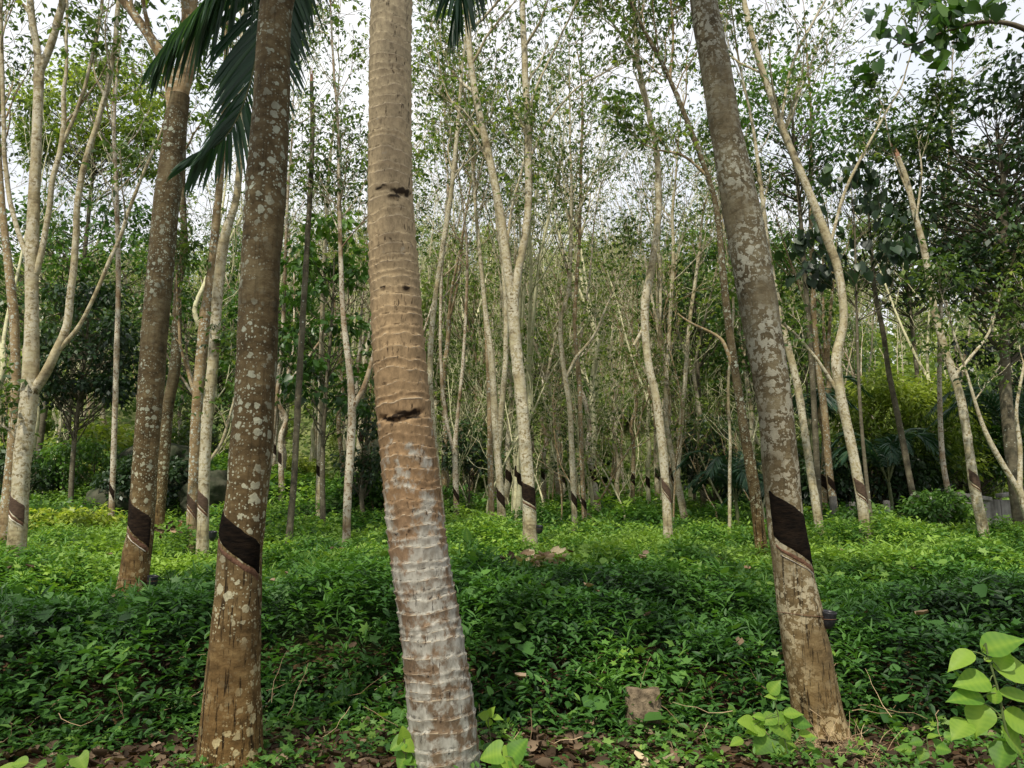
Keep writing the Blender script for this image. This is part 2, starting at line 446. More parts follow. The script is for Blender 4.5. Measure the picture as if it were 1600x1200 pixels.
# leaf templates : x across, y along (0..1), z up ; quads
T_LANCE = (np.array([(0, 0, 0), (0, .5, -.02), (0, 1, -.10), (-.30, .18, .05), (-.46, .45, .07), (-.26, .78, .0), (.30, .18, .05), (.46, .45, .07), (.26, .78, .0)], float),
           np.array([(0, 1, 4, 3), (1, 2, 5, 4), (0, 6, 7, 1), (1, 7, 8, 2)]))
T_HEART = (np.array([(0, 0, 0), (0, .5, -.03), (0, 1, -.14), (-.34, -.14, .06), (-.55, .22, .07), (-.36, .68, .0), (.34, -.14, .06), (.55, .22, .07), (.36, .68, .0)], float),
           np.array([(0, 1, 4, 3), (1, 2, 5, 4), (0, 6, 7, 1), (1, 7, 8, 2)]))
T_LOBE = (np.array([(0, 0, 0), (0, 1, -.12), (-.2, .5, .05), (.2, .5, .05), (-.78, .62, -.08), (-.42, .16, .05), (.78, .62, -.08), (.42, .16, .05),
                    (-.62, -.05, -.05), (.62, -.05, -.05), (-.28, -.1, .03), (.28, -.1, .03)], float),
          np.array([(0, 3, 1, 2), (0, 2, 4, 5), (0, 7, 6, 3), (0, 5, 8, 10), (0, 11, 9, 7)]))
T_DIAM = (np.array([(0, 0, 0), (.5, .5, .06), (0, 1, -.08), (-.5, .5, .06)], float), np.array([(0, 1, 2, 3)]))
T_CURL = (np.array([(-.3, 0, .25), (0, 0, 0), (.3, 0, .25), (-.42, .5, .30), (0, .5, -.05), (.42, .5, .22), (-.2, 1, .35), (0, 1, .15), (.15, 1, .32)], float),
          np.array([(0, 1, 4, 3), (1, 2, 5, 4), (3, 4, 7, 6), (4, 5, 8, 7)]))

def put_leaves(mb, T, pos, axis, up, size, wid, tint):
    """stamp one leaf template many times: wid = width/length"""
    V, Q = T
    n = len(pos)
    if n == 0: return
    y = norm(axis)
    x = norm(np.cross(y, up))
    z = np.cross(x, y)
    size = np.broadcast_to(np.asarray(size, float), (n,)); wid = np.broadcast_to(np.asarray(wid, float), (n,))
    W = (V[None, :, 0, None] * x[:, None] * wid[:, None, None] + V[None, :, 1, None] * y[:, None] + V[None, :, 2, None] * z[:, None]) * size[:, None, None] + pos[:, None]
    k = len(V)
    QQ = Q[None] + (np.arange(n) * k)[:, None, None]
    mb.add(W.reshape(-1, 3), QQ.reshape(-1, 4), np.repeat(np.broadcast_to(tint, (n,)), k))

def rdir(rs, n, zlo=-1.0, zhi=1.0):
    z = rs.uniform(zlo, zhi, n); a = rs.uniform(0, 2 * pi, n); s = np.sqrt(np.maximum(0, 1 - z * z))
    return np.stack([s * np.cos(a), s * np.sin(a), z], -1)

def trifoliate(mb, rs, pos, size, droop=0.5, tint=None, per=3):
    """rubber leaves: three long leaflets hanging round one point"""
    n = len(pos)
    az = rs.uniform(0, 2 * pi, n)
    for k in range(per):
        a = az + (k - (per - 1) / 2) * (1.1 if per < 5 else 2 * pi / per) + rs.normal(0, 0.2, n)
        el = -droop + rs.normal(0, 0.35, n)
        ax = np.stack([np.cos(a) * np.cos(el), np.sin(a) * np.cos(el), np.sin(el)], -1)
        up = norm(np.array([0, 0, 1.0]) + rs.normal(0, 0.35, (n, 3)))
        t = rs.beta(2, 2.2, n) if tint is None else np.clip(tint + rs.normal(0, 0.12, n), 0, 1)
        put_leaves(mb, T_DIAM, pos, ax, up, size * rs.uniform(0.7, 1.2, n), rs.uniform(0.38, 0.52, n), t)

# ------------------------------------------------------------------ branch growth
def grow(rs, out, tips, p, d, L, r, level, maxlev, bend=0.22, up=0.10, kids=(5, 4), r_end=0.25, nodes=7):
    d = norm(d)
    pts = [np.array(p, float)]
    step = L / (nodes - 1)
    for i in range(nodes - 1):
        d = norm(d + rs.normal(0, bend, 3) * 0.5 + np.array([0, 0, up]))
        pts.append(pts[-1] + d * step)
    pts = np.array(pts)
    rad = np.linspace(r, max(r * r_end, 0.004), nodes)
    out.append((pts, rad, level))
    if level >= maxlev:
        for q in (2, 3, 4, 5, nodes - 1):
            if q < nodes: tips.append(pts[q])
        return
    nk = kids[min(level, len(kids) - 1)]
    for k in range(nk):
        t = rs.uniform(0.25, 0.98)
        i = min(int(t * (nodes - 1)), nodes - 2)
        f = t * (nodes - 1) - i
        q = pts[i] * (1 - f) + pts[i + 1] * f
        base = norm(pts[i + 1] - pts[i])
        side = norm(np.cross(base, rdir(rs, 1)[0]))
        ang = rs.uniform(0.5, 0.95)
        nd = base * cos(ang) + side * sin(ang)
        grow(rs, out, tips, q, nd, L * rs.uniform(0.34, 0.6) * (1.15 - 0.5 * t), np.interp(t, [0, 1], [r, r * r_end]) * 0.55, level + 1, maxlev, bend * 1.15, up, kids, r_end, nodes)
    tips.append(pts[-1])

def branch_mesh(mb, br, thin=0.0):
    for pts, rad, lev in br:
        k = (8, 6, 4, 3, 3)[min(lev, 4)]
        if lev == 0 and len(pts) < 12:
            pts2 = smooth_path(np.hstack([pts, rad[:, None]]), 14); pts, rad = pts2[:, :3], pts2[:, 3]
        V, Q = tube(pts, np.maximum(rad, thin), k)
        mb.add(V, Q, 0.5)

def crown_leaves(rs, tips, per_tip, spread, size, tri=3, droop=0.5):
    mb = MB()
    tips = np.array(tips)
    idx = np.repeat(np.arange(len(tips)), int(math.ceil(per_tip)))
    if per_tip != int(per_tip): idx = idx[rs.rand(len(idx)) < per_tip / math.ceil(per_tip)]
    # twigs carry different amounts of leaf: light and dense clumps
    w = rs.rand(len(tips))
    keep = rs.rand(len(idx)) < (0.10 + 0.90 * w[idx] ** 1.6)
    idx = idx[keep]
    pos = tips[idx] + rs.normal(0, spread, (len(idx), 3)) * np.array([1, 1, 0.7])
    tn = np.clip(0.15 + 0.7 * rs.rand(len(tips)) , 0, 1)[idx]
    trifoliate(mb, rs, pos, size, droop, tn, tri)
    return mb

# ------------------------------------------------------------------ tapping panel on a trunk
def panel_meshes(path, rad, ztop, zbot, parent, mat, cutmat=True, half=1.25, slope=0.10, latex=True, a0=0.0, grow_=0.004, base=(0, 0, 0), disp=None):
    """slanting band of tapped bark on the side angle a0 of the trunk. path, rad: dense arrays"""
    order = np.argsort(path[:, 2]); pz = path[order, 2]
    _, n, b = frames(path)
    def pt(z, a, off):
        c = np.array([np.interp(z, pz, path[order, i]) for i in range(3)])
        r = np.interp(z, pz, rad[order]) + off
        if disp is not None:
            row = np.interp(z, pz, np.arange(len(pz))); i0 = int(row); i1 = min(i0 + 1, len(pz) - 1); fr = row - i0
            ka = (a % (2 * pi)) / (2 * pi) * disp.shape[1]; k0 = int(ka) % disp.shape[1]; k1 = (k0 + 1) % disp.shape[1]; fa = ka - int(ka)
            dd = [disp[order[q], k0] * (1 - fa) + disp[order[q], k1] * fa for q in (i0, i1)]
            r += dd[0] * (1 - fr) + dd[1] * fr
        nn = np.array([np.interp(z, pz, n[order, i]) for i in range(3)]); bb = np.array([np.interp(z, pz, b[order, i]) for i in range(3)])
        return c + r * (nn * cos(a) + bb * sin(a))
    def shell(name, lo, hi, ha0, ha1, off, m, nz=10, par=None, jag=0.0):
        na = 26
        V = []
        for j in range(nz + 1):
            for i in range(na + 1):
                a = ha0 + (ha1 - ha0) * i / na
                s = (a - a0)
                jz = jag * (vn(np.array([a * 4.0, j * 0.0, 3.3])) - 0.5)
                z0 = lo - slope * s + jz; z1 = hi - slope * s * 0.8 + jz * 1.5
                z = z0 + (z1 - z0) * j / nz
                edge = 1.0
                if i in (0, na) or j in (0, nz): edge = -2.5
                V.append(pt(z, a, off * edge))
        V = np.array(V)
        Q = [(j * (na + 1) + i, j * (na + 1) + i + 1, (j + 1) * (na + 1) + i + 1, (j + 1) * (na + 1) + i) for j in range(nz) for i in range(na)]
        mb = MB(); mb.add(V, np.array(Q), 0.5)
        return mb.build(name, m, par, True)
    h = ztop - zbot
    p = shell('tapping_panel', zbot, ztop, a0 - half, a0 + half, grow_, mat, 10, parent, 0.02)
    if cutmat:
        shell('cut_bark', zbot - 0.045, zbot + 0.006, a0 - half * 0.92, a0 + half * 0.96, grow_ - 0.001, M['cut'], 4, p, 0.02)
    if latex:
        shell('latex_groove', zbot - 0.062, zbot - 0.046, a0 - half * 0.75, a0 + half * 0.8, grow_ + 0.003, M['latex'], 2, p, 0.008)
    return p

# ------------------------------------------------------------------ the setting
def build_ground():
    ys = np.concatenate([np.linspace(-30, 3, 24), np.linspace(3.2, 10, 110), np.linspace(10.15, 30, 120), np.linspace(30.6, 160, 130), np.linspace(170, 900, 30)])
    u = np.linspace(-1, 1, 241)
    V = []
    xs = np.sign(u) * (np.abs(u) ** 2.2) * 420 + u * 12
    X, Y = np.meshgrid(xs, ys)
    Z = G(X, Y)
    V = np.stack([X, Y, Z], -1).reshape(-1, 3)
    m, n_ = len(ys), len(xs)
    i = np.arange(m - 1)[:, None] * n_; j = np.arange(n_ - 1)[None]
    Q = np.stack([i + j, i + j + 1, i + n_ + j + 1, i + n_ + j], -1).reshape(-1, 4)
    o = link('ground', mesh_from('ground', V, Q, M['ground'], None, True))
    o['kind'] = 'structure'
build_ground()

# ------------------------------------------------------------------ ground cover
def cover_height(x, y):
    h = 0.08 + 0.50 * n2(x, y, 0.8, 11) ** 1.3 + 0.30 * n2(x, y, 2.0, 12) ** 1.4
    edge = 5.75 + 0.5 * (n2(x, np.zeros_like(x), 0.6, 5) - 0.5) - 0.5 * ss(-1.5, -3.0, x)
    return h * ss(-0.35, 0.35, y - edge)

def build_cover():
    rs = np.random.RandomState(21)
    obs = []
    # near: sprigs with whorls of pointed leaves, some lobed and heart-shaped ones
    def sprigs(n, ylo, yhi, power, size, leaves, reach, dens_face=1.0):
        y = ylo + (yhi - ylo) * rs.rand(n) ** power
        x = rs.uniform(-1, 1, n) * (y * 0.76 + 1.2)
        H = cover_height(x, y)
        ok = H > 0.03
        x, y, H = x[ok], y[ok], H[ok]
        f = 1 - rs.rand(len(x)) ** 2.0 * 0.75
        z = G(x, y) + H * f
        lean = rs.normal(0, 0.35, (len(x), 3)) + np.array([0, -0.25, 1.0])
        lean[:, 2] = 1
        lean = norm(lean)
        P0 = np.stack([x, y, z], -1)
        return P0, lean, f, H
    mb = MB()
    def stamp(T, P0, lean, f, count, size, wid, stemlen, tintbase, droop=0.25):
        n = len(P0)
        a0 = rs.uniform(0, 2 * pi, n)
        for k in range(count):
            t = k / max(1, count - 1)
            a = a0 + k * 2.4 + rs.normal(0, 0.25, n)
            el = 0.75 * t - droop + rs.normal(0, 0.3, n)
            ax = np.stack([np.cos(a) * np.cos(el), np.sin(a) * np.cos(el), np.sin(el)], -1)
            pos = P0 + lean * (stemlen * (t - 1))[..., None] if np.ndim(stemlen) else P0 + lean * (stemlen * (t - 1))
            pos = pos + ax * size * 0.15
            up = norm(np.array([0, 0, 1.0]) + rs.normal(0, 0.25, (n, 3)))
            s = size * rs.uniform(0.65, 1.25, n) * (1.1 - 0.35 * t)
            tn = np.clip(tintbase + 0.25 * t + rs.normal(0, 0.1, n) - 0.55 * (1 - f), 0, 1)  # leaves low in the mat tinted darker, shade painted into their colour
            put_leaves(mb, T, pos, ax, up, s, wid * rs.uniform(0.85, 1.15, n), tn)
    # sunlit mid-ground and shaded near bank put into leaf tint, plus patch noise
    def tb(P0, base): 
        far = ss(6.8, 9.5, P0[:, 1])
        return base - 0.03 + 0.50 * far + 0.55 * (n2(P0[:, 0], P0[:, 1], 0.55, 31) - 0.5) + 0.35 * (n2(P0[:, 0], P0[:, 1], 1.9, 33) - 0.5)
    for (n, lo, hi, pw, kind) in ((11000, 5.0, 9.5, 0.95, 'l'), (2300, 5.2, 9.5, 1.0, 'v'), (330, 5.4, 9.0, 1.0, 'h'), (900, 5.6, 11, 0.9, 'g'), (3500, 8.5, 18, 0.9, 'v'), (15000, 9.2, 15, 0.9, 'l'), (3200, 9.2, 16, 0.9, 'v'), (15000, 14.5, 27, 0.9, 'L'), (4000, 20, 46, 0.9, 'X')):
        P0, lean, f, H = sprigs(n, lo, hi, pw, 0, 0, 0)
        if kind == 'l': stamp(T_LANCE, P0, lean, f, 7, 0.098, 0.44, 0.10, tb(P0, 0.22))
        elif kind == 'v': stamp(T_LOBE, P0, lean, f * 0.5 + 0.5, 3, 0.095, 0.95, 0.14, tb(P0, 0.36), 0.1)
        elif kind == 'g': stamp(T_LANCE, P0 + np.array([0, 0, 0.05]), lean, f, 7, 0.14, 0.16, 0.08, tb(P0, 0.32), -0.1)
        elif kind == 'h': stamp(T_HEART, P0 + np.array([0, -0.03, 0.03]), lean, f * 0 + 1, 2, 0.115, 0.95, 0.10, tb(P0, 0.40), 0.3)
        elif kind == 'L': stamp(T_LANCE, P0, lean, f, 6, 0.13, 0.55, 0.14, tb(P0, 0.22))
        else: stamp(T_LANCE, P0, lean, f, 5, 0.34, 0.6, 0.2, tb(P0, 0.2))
    # creeping shoots that stand above the mat
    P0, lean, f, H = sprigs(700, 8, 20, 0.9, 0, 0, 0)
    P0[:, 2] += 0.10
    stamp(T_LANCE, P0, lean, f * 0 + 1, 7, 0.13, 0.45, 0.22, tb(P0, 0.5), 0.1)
    o = mb.build('ground_cover', M['cover'])
    tag(o, None, None, None, 'stuff')
    o['label'] = 'dense mat of leafy green creepers and vines covering the plantation floor'
    # low weeds on the bare soil in front
    mb2 = MB(); mb = mb2
    n = 2600
    y = rs.uniform(4.2, 6.1, n); x = rs.uniform(-1, 1, n) * (y * 0.76 + 0.5)
    k = (n2(x, y, 1.6, 44) > 0.5) | (rs.rand(n) < 0.12)
    x, y = x[k], y[k]
    P0 = np.stack([x, y, G(x, y) + rs.uniform(0.02, 0.10, len(x))], -1)
    lean = np.tile(np.array([0, 0, 1.0]), (len(x), 1)); f = np.ones(len(x))
    q = rs.rand(len(x)) < 0.5
    stamp(T_LANCE, P0[q], lean[q], f[q], 6, 0.06, 0.55, 0.05, 0.5 * np.ones(q.sum()), 0.1)
    stamp(T_LOBE, P0[~q], lean[~q], f[~q], 3, 0.062, 0.95, 0.05, 0.55 * np.ones((~q).sum()), 0.0)
    o = mb.build('low_weeds', M['cover']); o['kind'] = 'stuff'; o['label'] = 'scattered small weeds on the bare brown soil in front'
    # leaf litter
    mb3 = MB()
    n = 5200
    y = rs.uniform(4.0, 6.5, n); x = rs.uniform(-1, 1, n) * (y * 0.76 + 0.6)
    pos = np.stack([x, y, G(x, y) + rs.uniform(0.0, 0.035, n)], -1)
    ax = rdir(rs, n, -0.25, 0.3); up = norm(np.array([0, 0, 1.0]) + rs.normal(0, 0.5, (n, 3)))
    put_leaves(mb3, T_CURL, pos, ax, up, rs.uniform(0.035, 0.10, n), rs.uniform(0.5, 1.1, n), rs.beta(1.6, 2.6, n))
    # a few leaves caught on the cover
    n = 46
    y = rs.uniform(5.6, 11, n); x = rs.uniform(-1, 1, n) * y * 0.72
    pos = np.stack([x, y, G(x, y) + cover_height(x, y) + 0.02], -1)
    put_leaves(mb3, T_CURL, pos, rdir(rs, n, -0.3, 0.3), norm(np.array([0, -0.3, 1.0]) + rs.normal(0, 0.3, (n, 3))), rs.uniform(0.06, 0.10, n), 0.8, rs.uniform(0.3, 0.95, n))
    o = mb3.build('leaf_litter', M['litter']); o['kind'] = 'stuff'; o['label'] = 'brown fallen leaves lying on the soil and in the creepers'
    # twigs and runners on the bank face
    mb4 = MB()
    for i in range(130):
        x0 = rs.uniform(-4.5, 4.5); y0 = rs.uniform(5.0, 6.4)
        p0 = np.array([x0, y0, float(G(x0, y0)) + rs.uniform(0, 0.25)])
        d = norm(rs.normal(0, 1, 3) * np.array([1, 0.3, 0.7]) + np.array([0, -0.2, -0.3])); L = rs.uniform(0.15, 0.5)
        pts = [p0]
        for _ in range(5):
            d = norm(d + rs.normal(0, 0.25, 3)); pts.append(pts[-1] + d * L / 5)
        V, Q = tube(np.array(pts), np.linspace(0.003, 0.0015, 6), 3); mb4.add(V, Q, rs.rand())
    o = mb4.build('twig_litter', M['straw']); o['kind'] = 'stuff'; o['label'] = 'thin dry twigs and stems under the creepers'
build_cover()

# ------------------------------------------------------------------ hand-placed rubber trees
LEAF_TOTAL = 0
def trunk_path(d, pts, nseg, extend=0.0):
    a = np.array([np.append(P(x, y, d), w * 0.5 * PX(x, y, d)) for x, y, w in pts])
    return a

def hand_tree(name, label, d, pts, bark, limbs=(), panel=None, nside=14, rows=60, rough=0.006, top=None, crown=None, sprout=(), buttress=0.0, group='rubber trees of the plantation', leafmat='crown', broken=False, seed=1, cat='rubber tree', twigs=None, latex=True, cut=True, half=1.25, slope=0.10):
    """pts / limbs are traced outlines (x, y, width) at distance d; top = height up to which the stem goes on"""
    rs = np.random.RandomState(seed)
    if d > 9: pts = [(q[0], q[1], q[2] * 0.9) for q in pts]
    a = trunk_path(d, pts, 0)
    # depth wander so the stem is not flat
    base = a[0, :3].copy(); gz = float(G(base[0], base[1]))
    # let the stem reach the soil under the creepers
    dirn = norm(a[0, :3] - a[1, :3])
    if a[0, 2] > gz - 0.05:
        k = (a[0, 2] - gz + 0.06) / max(0.3, -dirn[2])
        a = np.vstack([np.append(a[0, :3] + dirn * k, a[0, 3] * 1.04), a])
    base = np.array([a[0, 0], a[0, 1], gz])
    lastdir = norm(a[-1, :3] - a[-3, :3])
    if top is not None and top > a[-1, 2]:
        n_ = max(2, int((top - a[-1, 2]) / 1.2)); step = (top - a[-1, 2]) / n_; dd = lastdir.copy(); r = a[-1, 3]
        ext = []
        p = a[-1, :3].copy()
        for i in range(n_):
            dd = norm(dd * 0.75 + np.array([0, 0, 0.25]) + rs.normal(0, 0.05, 3)); p = p + dd * step / max(dd[2], 0.5)
            ext.append(np.append(p, r * (1 - 0.75 * (i + 1) / n_)))
        a = np.vstack([a, ext])
    root = empty(name, base, label, cat, group)
    a[:, :3] -= base
    s = smooth_path(a, rows)
    path, rad = s[:, :3], np.maximum(s[:, 3], 0.006)
    if d < 16:
        rad = rad * (1 + 0.16 * np.exp(-(path[:, 2] - path[0, 2]) / 0.22))
    ang = np.arange(nside) * 2 * pi / nside
    A, H = np.meshgrid(ang, path[:, 2])
    q = np.stack([np.cos(A) * 1.3 + seed, np.sin(A) * 1.3, H * 1.6], -1)
    q2 = np.stack([np.cos(A) * 3.2 + seed, np.sin(A) * 3.2, H * 7.0], -1)
    disp = (rad[:, None] * 0.16) * (vn(q) - 0.5) + rough * (vn(q2) - 0.5) * 1.6
    if 9 < d < 16:   # healed branch scars
        for _ in range(14):
            kh = rs.uniform(0.8, path[-1, 2]); ka = rs.uniform(-1.6, 1.6)
            dd_ = ((A - ka + pi) % (2 * pi) - pi) * 0.12
            disp = disp + rs.uniform(0.008, 0.022) * np.exp(-(dd_ / 0.045) ** 2 - ((H - kh) / 0.06) ** 2)
    if d < 9:   # shallow flutes low on the old stems, and healed knots
        fl = np.sin(A * 5 + seed + 0.8 * np.sin(H * 1.3)) * 0.0045 * np.exp(-np.maximum(H - 0.2, 0) / 0.8)
        disp = disp + fl
        for _ in range(9):
            kh = rs.uniform(1.3, path[-1, 2]); ka = rs.uniform(-1.3, 1.3)
            dd_ = ((A - ka + pi) % (2 * pi) - pi) * 0.17
            disp = disp + rs.uniform(0.006, 0.02) * np.exp(-(dd_ / 0.05) ** 2 - ((H - kh) / 0.045) ** 2)
    V, Q = tube(path, rad, nside, disp)
    mb = MB(); mb.add(V, Q, 0.5)
    trunk = mb.build('trunk', M[bark], root, True)
    if broken:
        t_, n__, b__ = frames(path)
        mbb = MB(); e = path[-1]; r = rad[-1]
        for i in range(7):
            aa = i * 0.9; off = (n__[-1] * cos(aa) + b__[-1] * sin(aa)) * r * 0.6
            tip = e + off * 0.9 + t_[-1] * rs.uniform(0.08, 0.35)
            Vv, Qq = tube(np.array([e + off - t_[-1] * 0.04, (e + off + tip) / 2, tip]), np.array([r * 0.5, r * 0.35, 0.002]), 5)
            mbb.add(Vv, Qq, 0.5)
        mbb.build('broken_top', M['wood_break'], root)
    if panel:
        # panel = (px, py_top, py_bottom, material)
        pz1 = P(panel[0], panel[1], d)[2] - base[2]; pz0 = P(panel[0], panel[2], d)[2] - base[2]
        panel_meshes(path, rad, pz1, pz0, trunk, M[panel[3]], cutmat=cut and d < 16, latex=latex and d < 16, half=half, slope=slope * rs.uniform(0.75, 1.35), grow_=0.005 if d < 9 else 0.008, disp=disp)
    br = []; tips = []
    limb_ends = []
    for L in limbs:
        dd = L.get('d', d)
        la = np.array([np.append(P(x, y, dd + (L.get('dd', 0) * i / len(L['p']))), w * 0.5 * PX(x, y, dd)) for i, (x, y, w) in enumerate(L['p'])])
        la[:, :3] -= base
        cands = [(path, rad)] + [(b_[0], b_[1]) for b_ in br]
        best = min(((np.linalg.norm(c[0] - la[0, :3], axis=1).min(), ci) for ci, c in enumerate(cands)))
        if best[0] < 0.6:
            cp = cands[best[1]][0]; j_ = int(np.argmin(np.linalg.norm(cp - la[0, :3], axis=1)))
            j2 = int(np.argmin(abs(np.linalg.norm(cp - cp[j_], axis=1) - 0.16) + 9 * (cp[:, 2] > cp[j_, 2])))
            la = np.vstack([np.append(cp[j2], min(la[0, 3], cands[best[1]][1][j2] * 0.8)), la[1:] if best[0] < 0.05 else la])
        n_ = max(10, len(la) * 5)
        sp = smooth_path(la, n_)
        lp, lr = sp[:, :3].copy(), np.maximum(sp[:, 3], 0.004)
        lp[1:-1] += (vn(lp[1:-1] * 2.2)[:, None] - 0.5) * np.array([0.03, 0.06, 0.0])
        br.append((lp, lr, 0 if lr[0] > 0.03 else 1))
        if L.get('go', True):
            limb_ends.append((lp[-1], norm(lp[-1] - lp[-4]), lr[-1], L.get('len', 2.5), lp, lr))
        elif L.get('leaf', False):
            tips += list(lp[n_ // 2::2])
    # finer branches: they carry on from the traced limbs and from the upper stem
    kids = crown.get('kids', (6, 4)) if crown else (5, 4)
    if crown:
        z0 = crown.get('from', path[-1, 2] * 0.6)
        sel = np.where(path[:, 2] > z0)[0]
        for i in range(crown.get('n', 12)):
            if len(sel) == 0: break
            j = rs.choice(sel)
            t = norm(path[min(j + 1, len(path) - 1)] - path[j - 1])
            side = norm(np.cross(t, rdir(rs, 1)[0])); an = rs.uniform(0.45, 0.95)
            grow(rs, br, tips, path[j], t * cos(an) + side * sin(an), crown.get('len', 2.2) * rs.uniform(0.6, 1.2), max(rad[j] * 0.42, 0.012), 1, 2, 0.24, crown.get('up', 0.08), (0, kids[0], kids[1]))
        if not broken and not limbs:
            grow(rs, br, tips, path[-1], lastdir, crown.get('len', 2.2), rad[-1], 0, 2, 0.2, 0.1, (4, 4))
        for (e, dv, r, ln, lp, lr) in limb_ends:
            grow(rs, br, tips, e, dv, ln, r, 0, 2, 0.2, 0.12, (kids[0], kids[1]))
            for _ in range(crown.get('limbkids', 3)):
                j = rs.randint(len(lp) // 2, len(lp)); t = norm(lp[j] - lp[j - 2]); side = norm(np.cross(t, rdir(rs, 1)[0])); an = rs.uniform(0.4, 0.9)
                grow(rs, br, tips, lp[j], t * cos(an) + side * sin(an), ln * rs.uniform(0.4, 0.8), lr[j] * 0.5, 1, 2, 0.25, 0.08, (0, 4, 3))
    if br:
        mbr = MB(); branch_mesh(mbr, br, 0.003 + 0.0002 * d)
        mbr.build('branches', M[twigs or (bark if bark != 'bark_brown' else 'bark_tan')], root, True)
    if crown and tips:
        mbl = crown_leaves(rs, tips, crown.get('per', 3), crown.get('spread', 0.22), crown.get('size', 0.115), 3, crown.get('droop', 0.5))
        mbl.build('crown', M[leafmat], root)
    return root, path, rad, base

# A: front left, brown, lichen spotted
A_root, A_path, A_rad, A_base = hand_tree('rubber_tree', 'thick brown lichen-spotted rubber tree nearest on the left, with black tapping panel', 4.9,
    [(357, 1240, 100), (361, 1140, 92), (366, 1040, 80), (373, 930, 70), (376, 860, 66), (385, 780, 62), (393, 680, 62), (401, 550, 63), (408, 420, 60), (415, 300, 60), (424, 160, 54), (433, 0, 50)],
    'bark_brown', panel=(378, 818, 868, 'panel_black'), nside=56, rows=420, top=12.0, crown={'from': 9.4, 'n': 12, 'len': 2.2}, seed=3, latex=False, half=1.45, slope=0.075)
# C: front right, leaning, grey patches
C_root, C_path, C_rad, C_base = hand_tree('rubber_tree', 'grey patchy rubber tree leaning left, nearest on the right, wide black tapping panel', 5.5,
    [(1290, 1168, 84), (1276, 1100, 74), (1249, 950, 64), (1236, 870, 56), (1225, 790, 54), (1212, 650, 54), (1188, 500, 56), (1162, 350, 56), (1133, 200, 48), (1117, 100, 46), (1100, 0, 42)],
    'bark_grey', panel=(1228, 782, 868, 'panel_black'), nside=56, rows=420, top=12.0, crown={'from': 9.6, 'n': 16, 'len': 2.4}, seed=5, half=1.2, slope=0.10)
# D: left, forked above
D_root, D_path, D_rad, D_base = hand_tree('rubber_tree', 'reddish brown rubber tree forking high up behind the palm frond, dark tapping panel', 8.2,
    [(203, 948, 46), (212, 880, 42), (220, 820, 38), (228, 700, 37), (236, 600, 38), (243, 500, 38), (257, 350, 38), (269, 250, 35), (281, 150, 30)],
    'bark_brown', panel=(221, 790, 838, 'panel_dark'), nside=36, rows=260,
    limbs=[{'p': [(280, 165, 28), (262, 110, 20), (232, 55, 15), (192, 0, 12)], 'len': 2.2}, {'p': [(281, 165, 30), (292, 80, 27), (299, 0, 24), (302, -60, 22)], 'len': 3.0}],
    crown={'from': 99, 'n': 0, 'len': 2.4}, seed=7, half=1.35, slope=0.085)
# E: far left, pale, many limbs
hand_tree('rubber_tree', 'pale many-limbed rubber tree at the far left edge of the view', 10.5,
    [(24, 872, 30), (30, 790, 29), (34, 730, 28), (42, 660, 28), (47, 600, 28), (50, 500, 22), (50, 400, 21), (54, 300, 18), (58, 200, 16), (62, 90, 16)],
    'bark_pale', panel=(31, 778, 806, 'panel_brown'), nside=24, rows=160,
    limbs=[{'p': [(60, 605, 16), (82, 565, 14), (104, 500, 12), (117, 380, 10), (130, 270, 9), (150, 190, 8), (174, 110, 8), (186, 0, 7)]},
           {'p': [(92, 548, 8), (140, 478, 6), (182, 380, 6), (212, 300, 5), (246, 220, 4)], 'len': 1.5},
           {'p': [(62, 420, 9), (80, 300, 8), (98, 205, 8), (104, 100, 5), (106, -20, 4)]},
           {'p': [(98, 205, 6), (130, 145, 5), (150, 60, 5), (160, 0, 4)], 'len': 1.8},
           {'p': [(46, 410, 8), (12, 300, 7), (4, 150, 6), (2, 0, 6)]},
           {'p': [(61, 100, 12), (52, 50, 11), (46, -20, 10)]}, {'p': [(62, 100, 12), (86, 45, 11), (106, -20, 10)]},
           {'p': [(40, 688, 5), (18, 676, 4), (0, 662, 3)], 'len': 1.0}],
    crown={'from': 99, 'n': 0, 'len': 2.2, 'limbkids': 2, 'size': 0.13}, seed=9)
hand_tree('rubber_tree', 'slender rubber tree half hidden behind the far left tree', 14.0,
    [(9, 812, 20), (19, 700, 17), (24, 600, 16), (22, 500, 15), (14, 420, 13), (4, 330, 11), (-4, 200, 9)],
    'bark_tan', nside=14, rows=60, top=13.5, crown={'from': 7.0, 'n': 16, 'len': 2.2}, seed=11)
# F twins
hand_tree('rubber_tree', 'slim pale rubber tree, left one of the close pair, brown tapping panel', 12.4,
    [(299, 832, 18), (302, 770, 18), (307, 650, 18), (320, 500, 18), (331, 425, 16), (339, 330, 13), (347, 240, 10), (352, 110, 8)],
    'bark_tan', panel=(302, 776, 796, 'panel_brown'), nside=18, rows=120, top=13.0, crown={'from': 6.6, 'n': 14, 'len': 2.1}, seed=13,
    limbs=[{'p': [(306, 615, 6), (290, 570, 5), (278, 500, 4), (276, 450, 3)], 'len': 0.9}])
hand_tree('rubber_tree', 'slim pale rubber tree, right one of the close pair, standing in front', 11.4,
    [(316, 862, 22), (318, 790, 19), (322, 680, 18), (333, 560, 18), (341, 450, 17), (351, 370, 17), (368, 315, 12), (375, 240, 11), (378, 100, 9)],
    'bark_pale', panel=(318, 770, 795, 'panel_brown'), nside=18, rows=120, top=13.0, crown={'from': 6.6, 'n': 14, 'len': 2.1}, seed=15,
    limbs=[{'p': [(325, 720, 5), (345, 690, 5), (362, 640, 4), (372, 600, 3)], 'len': 0.9}])
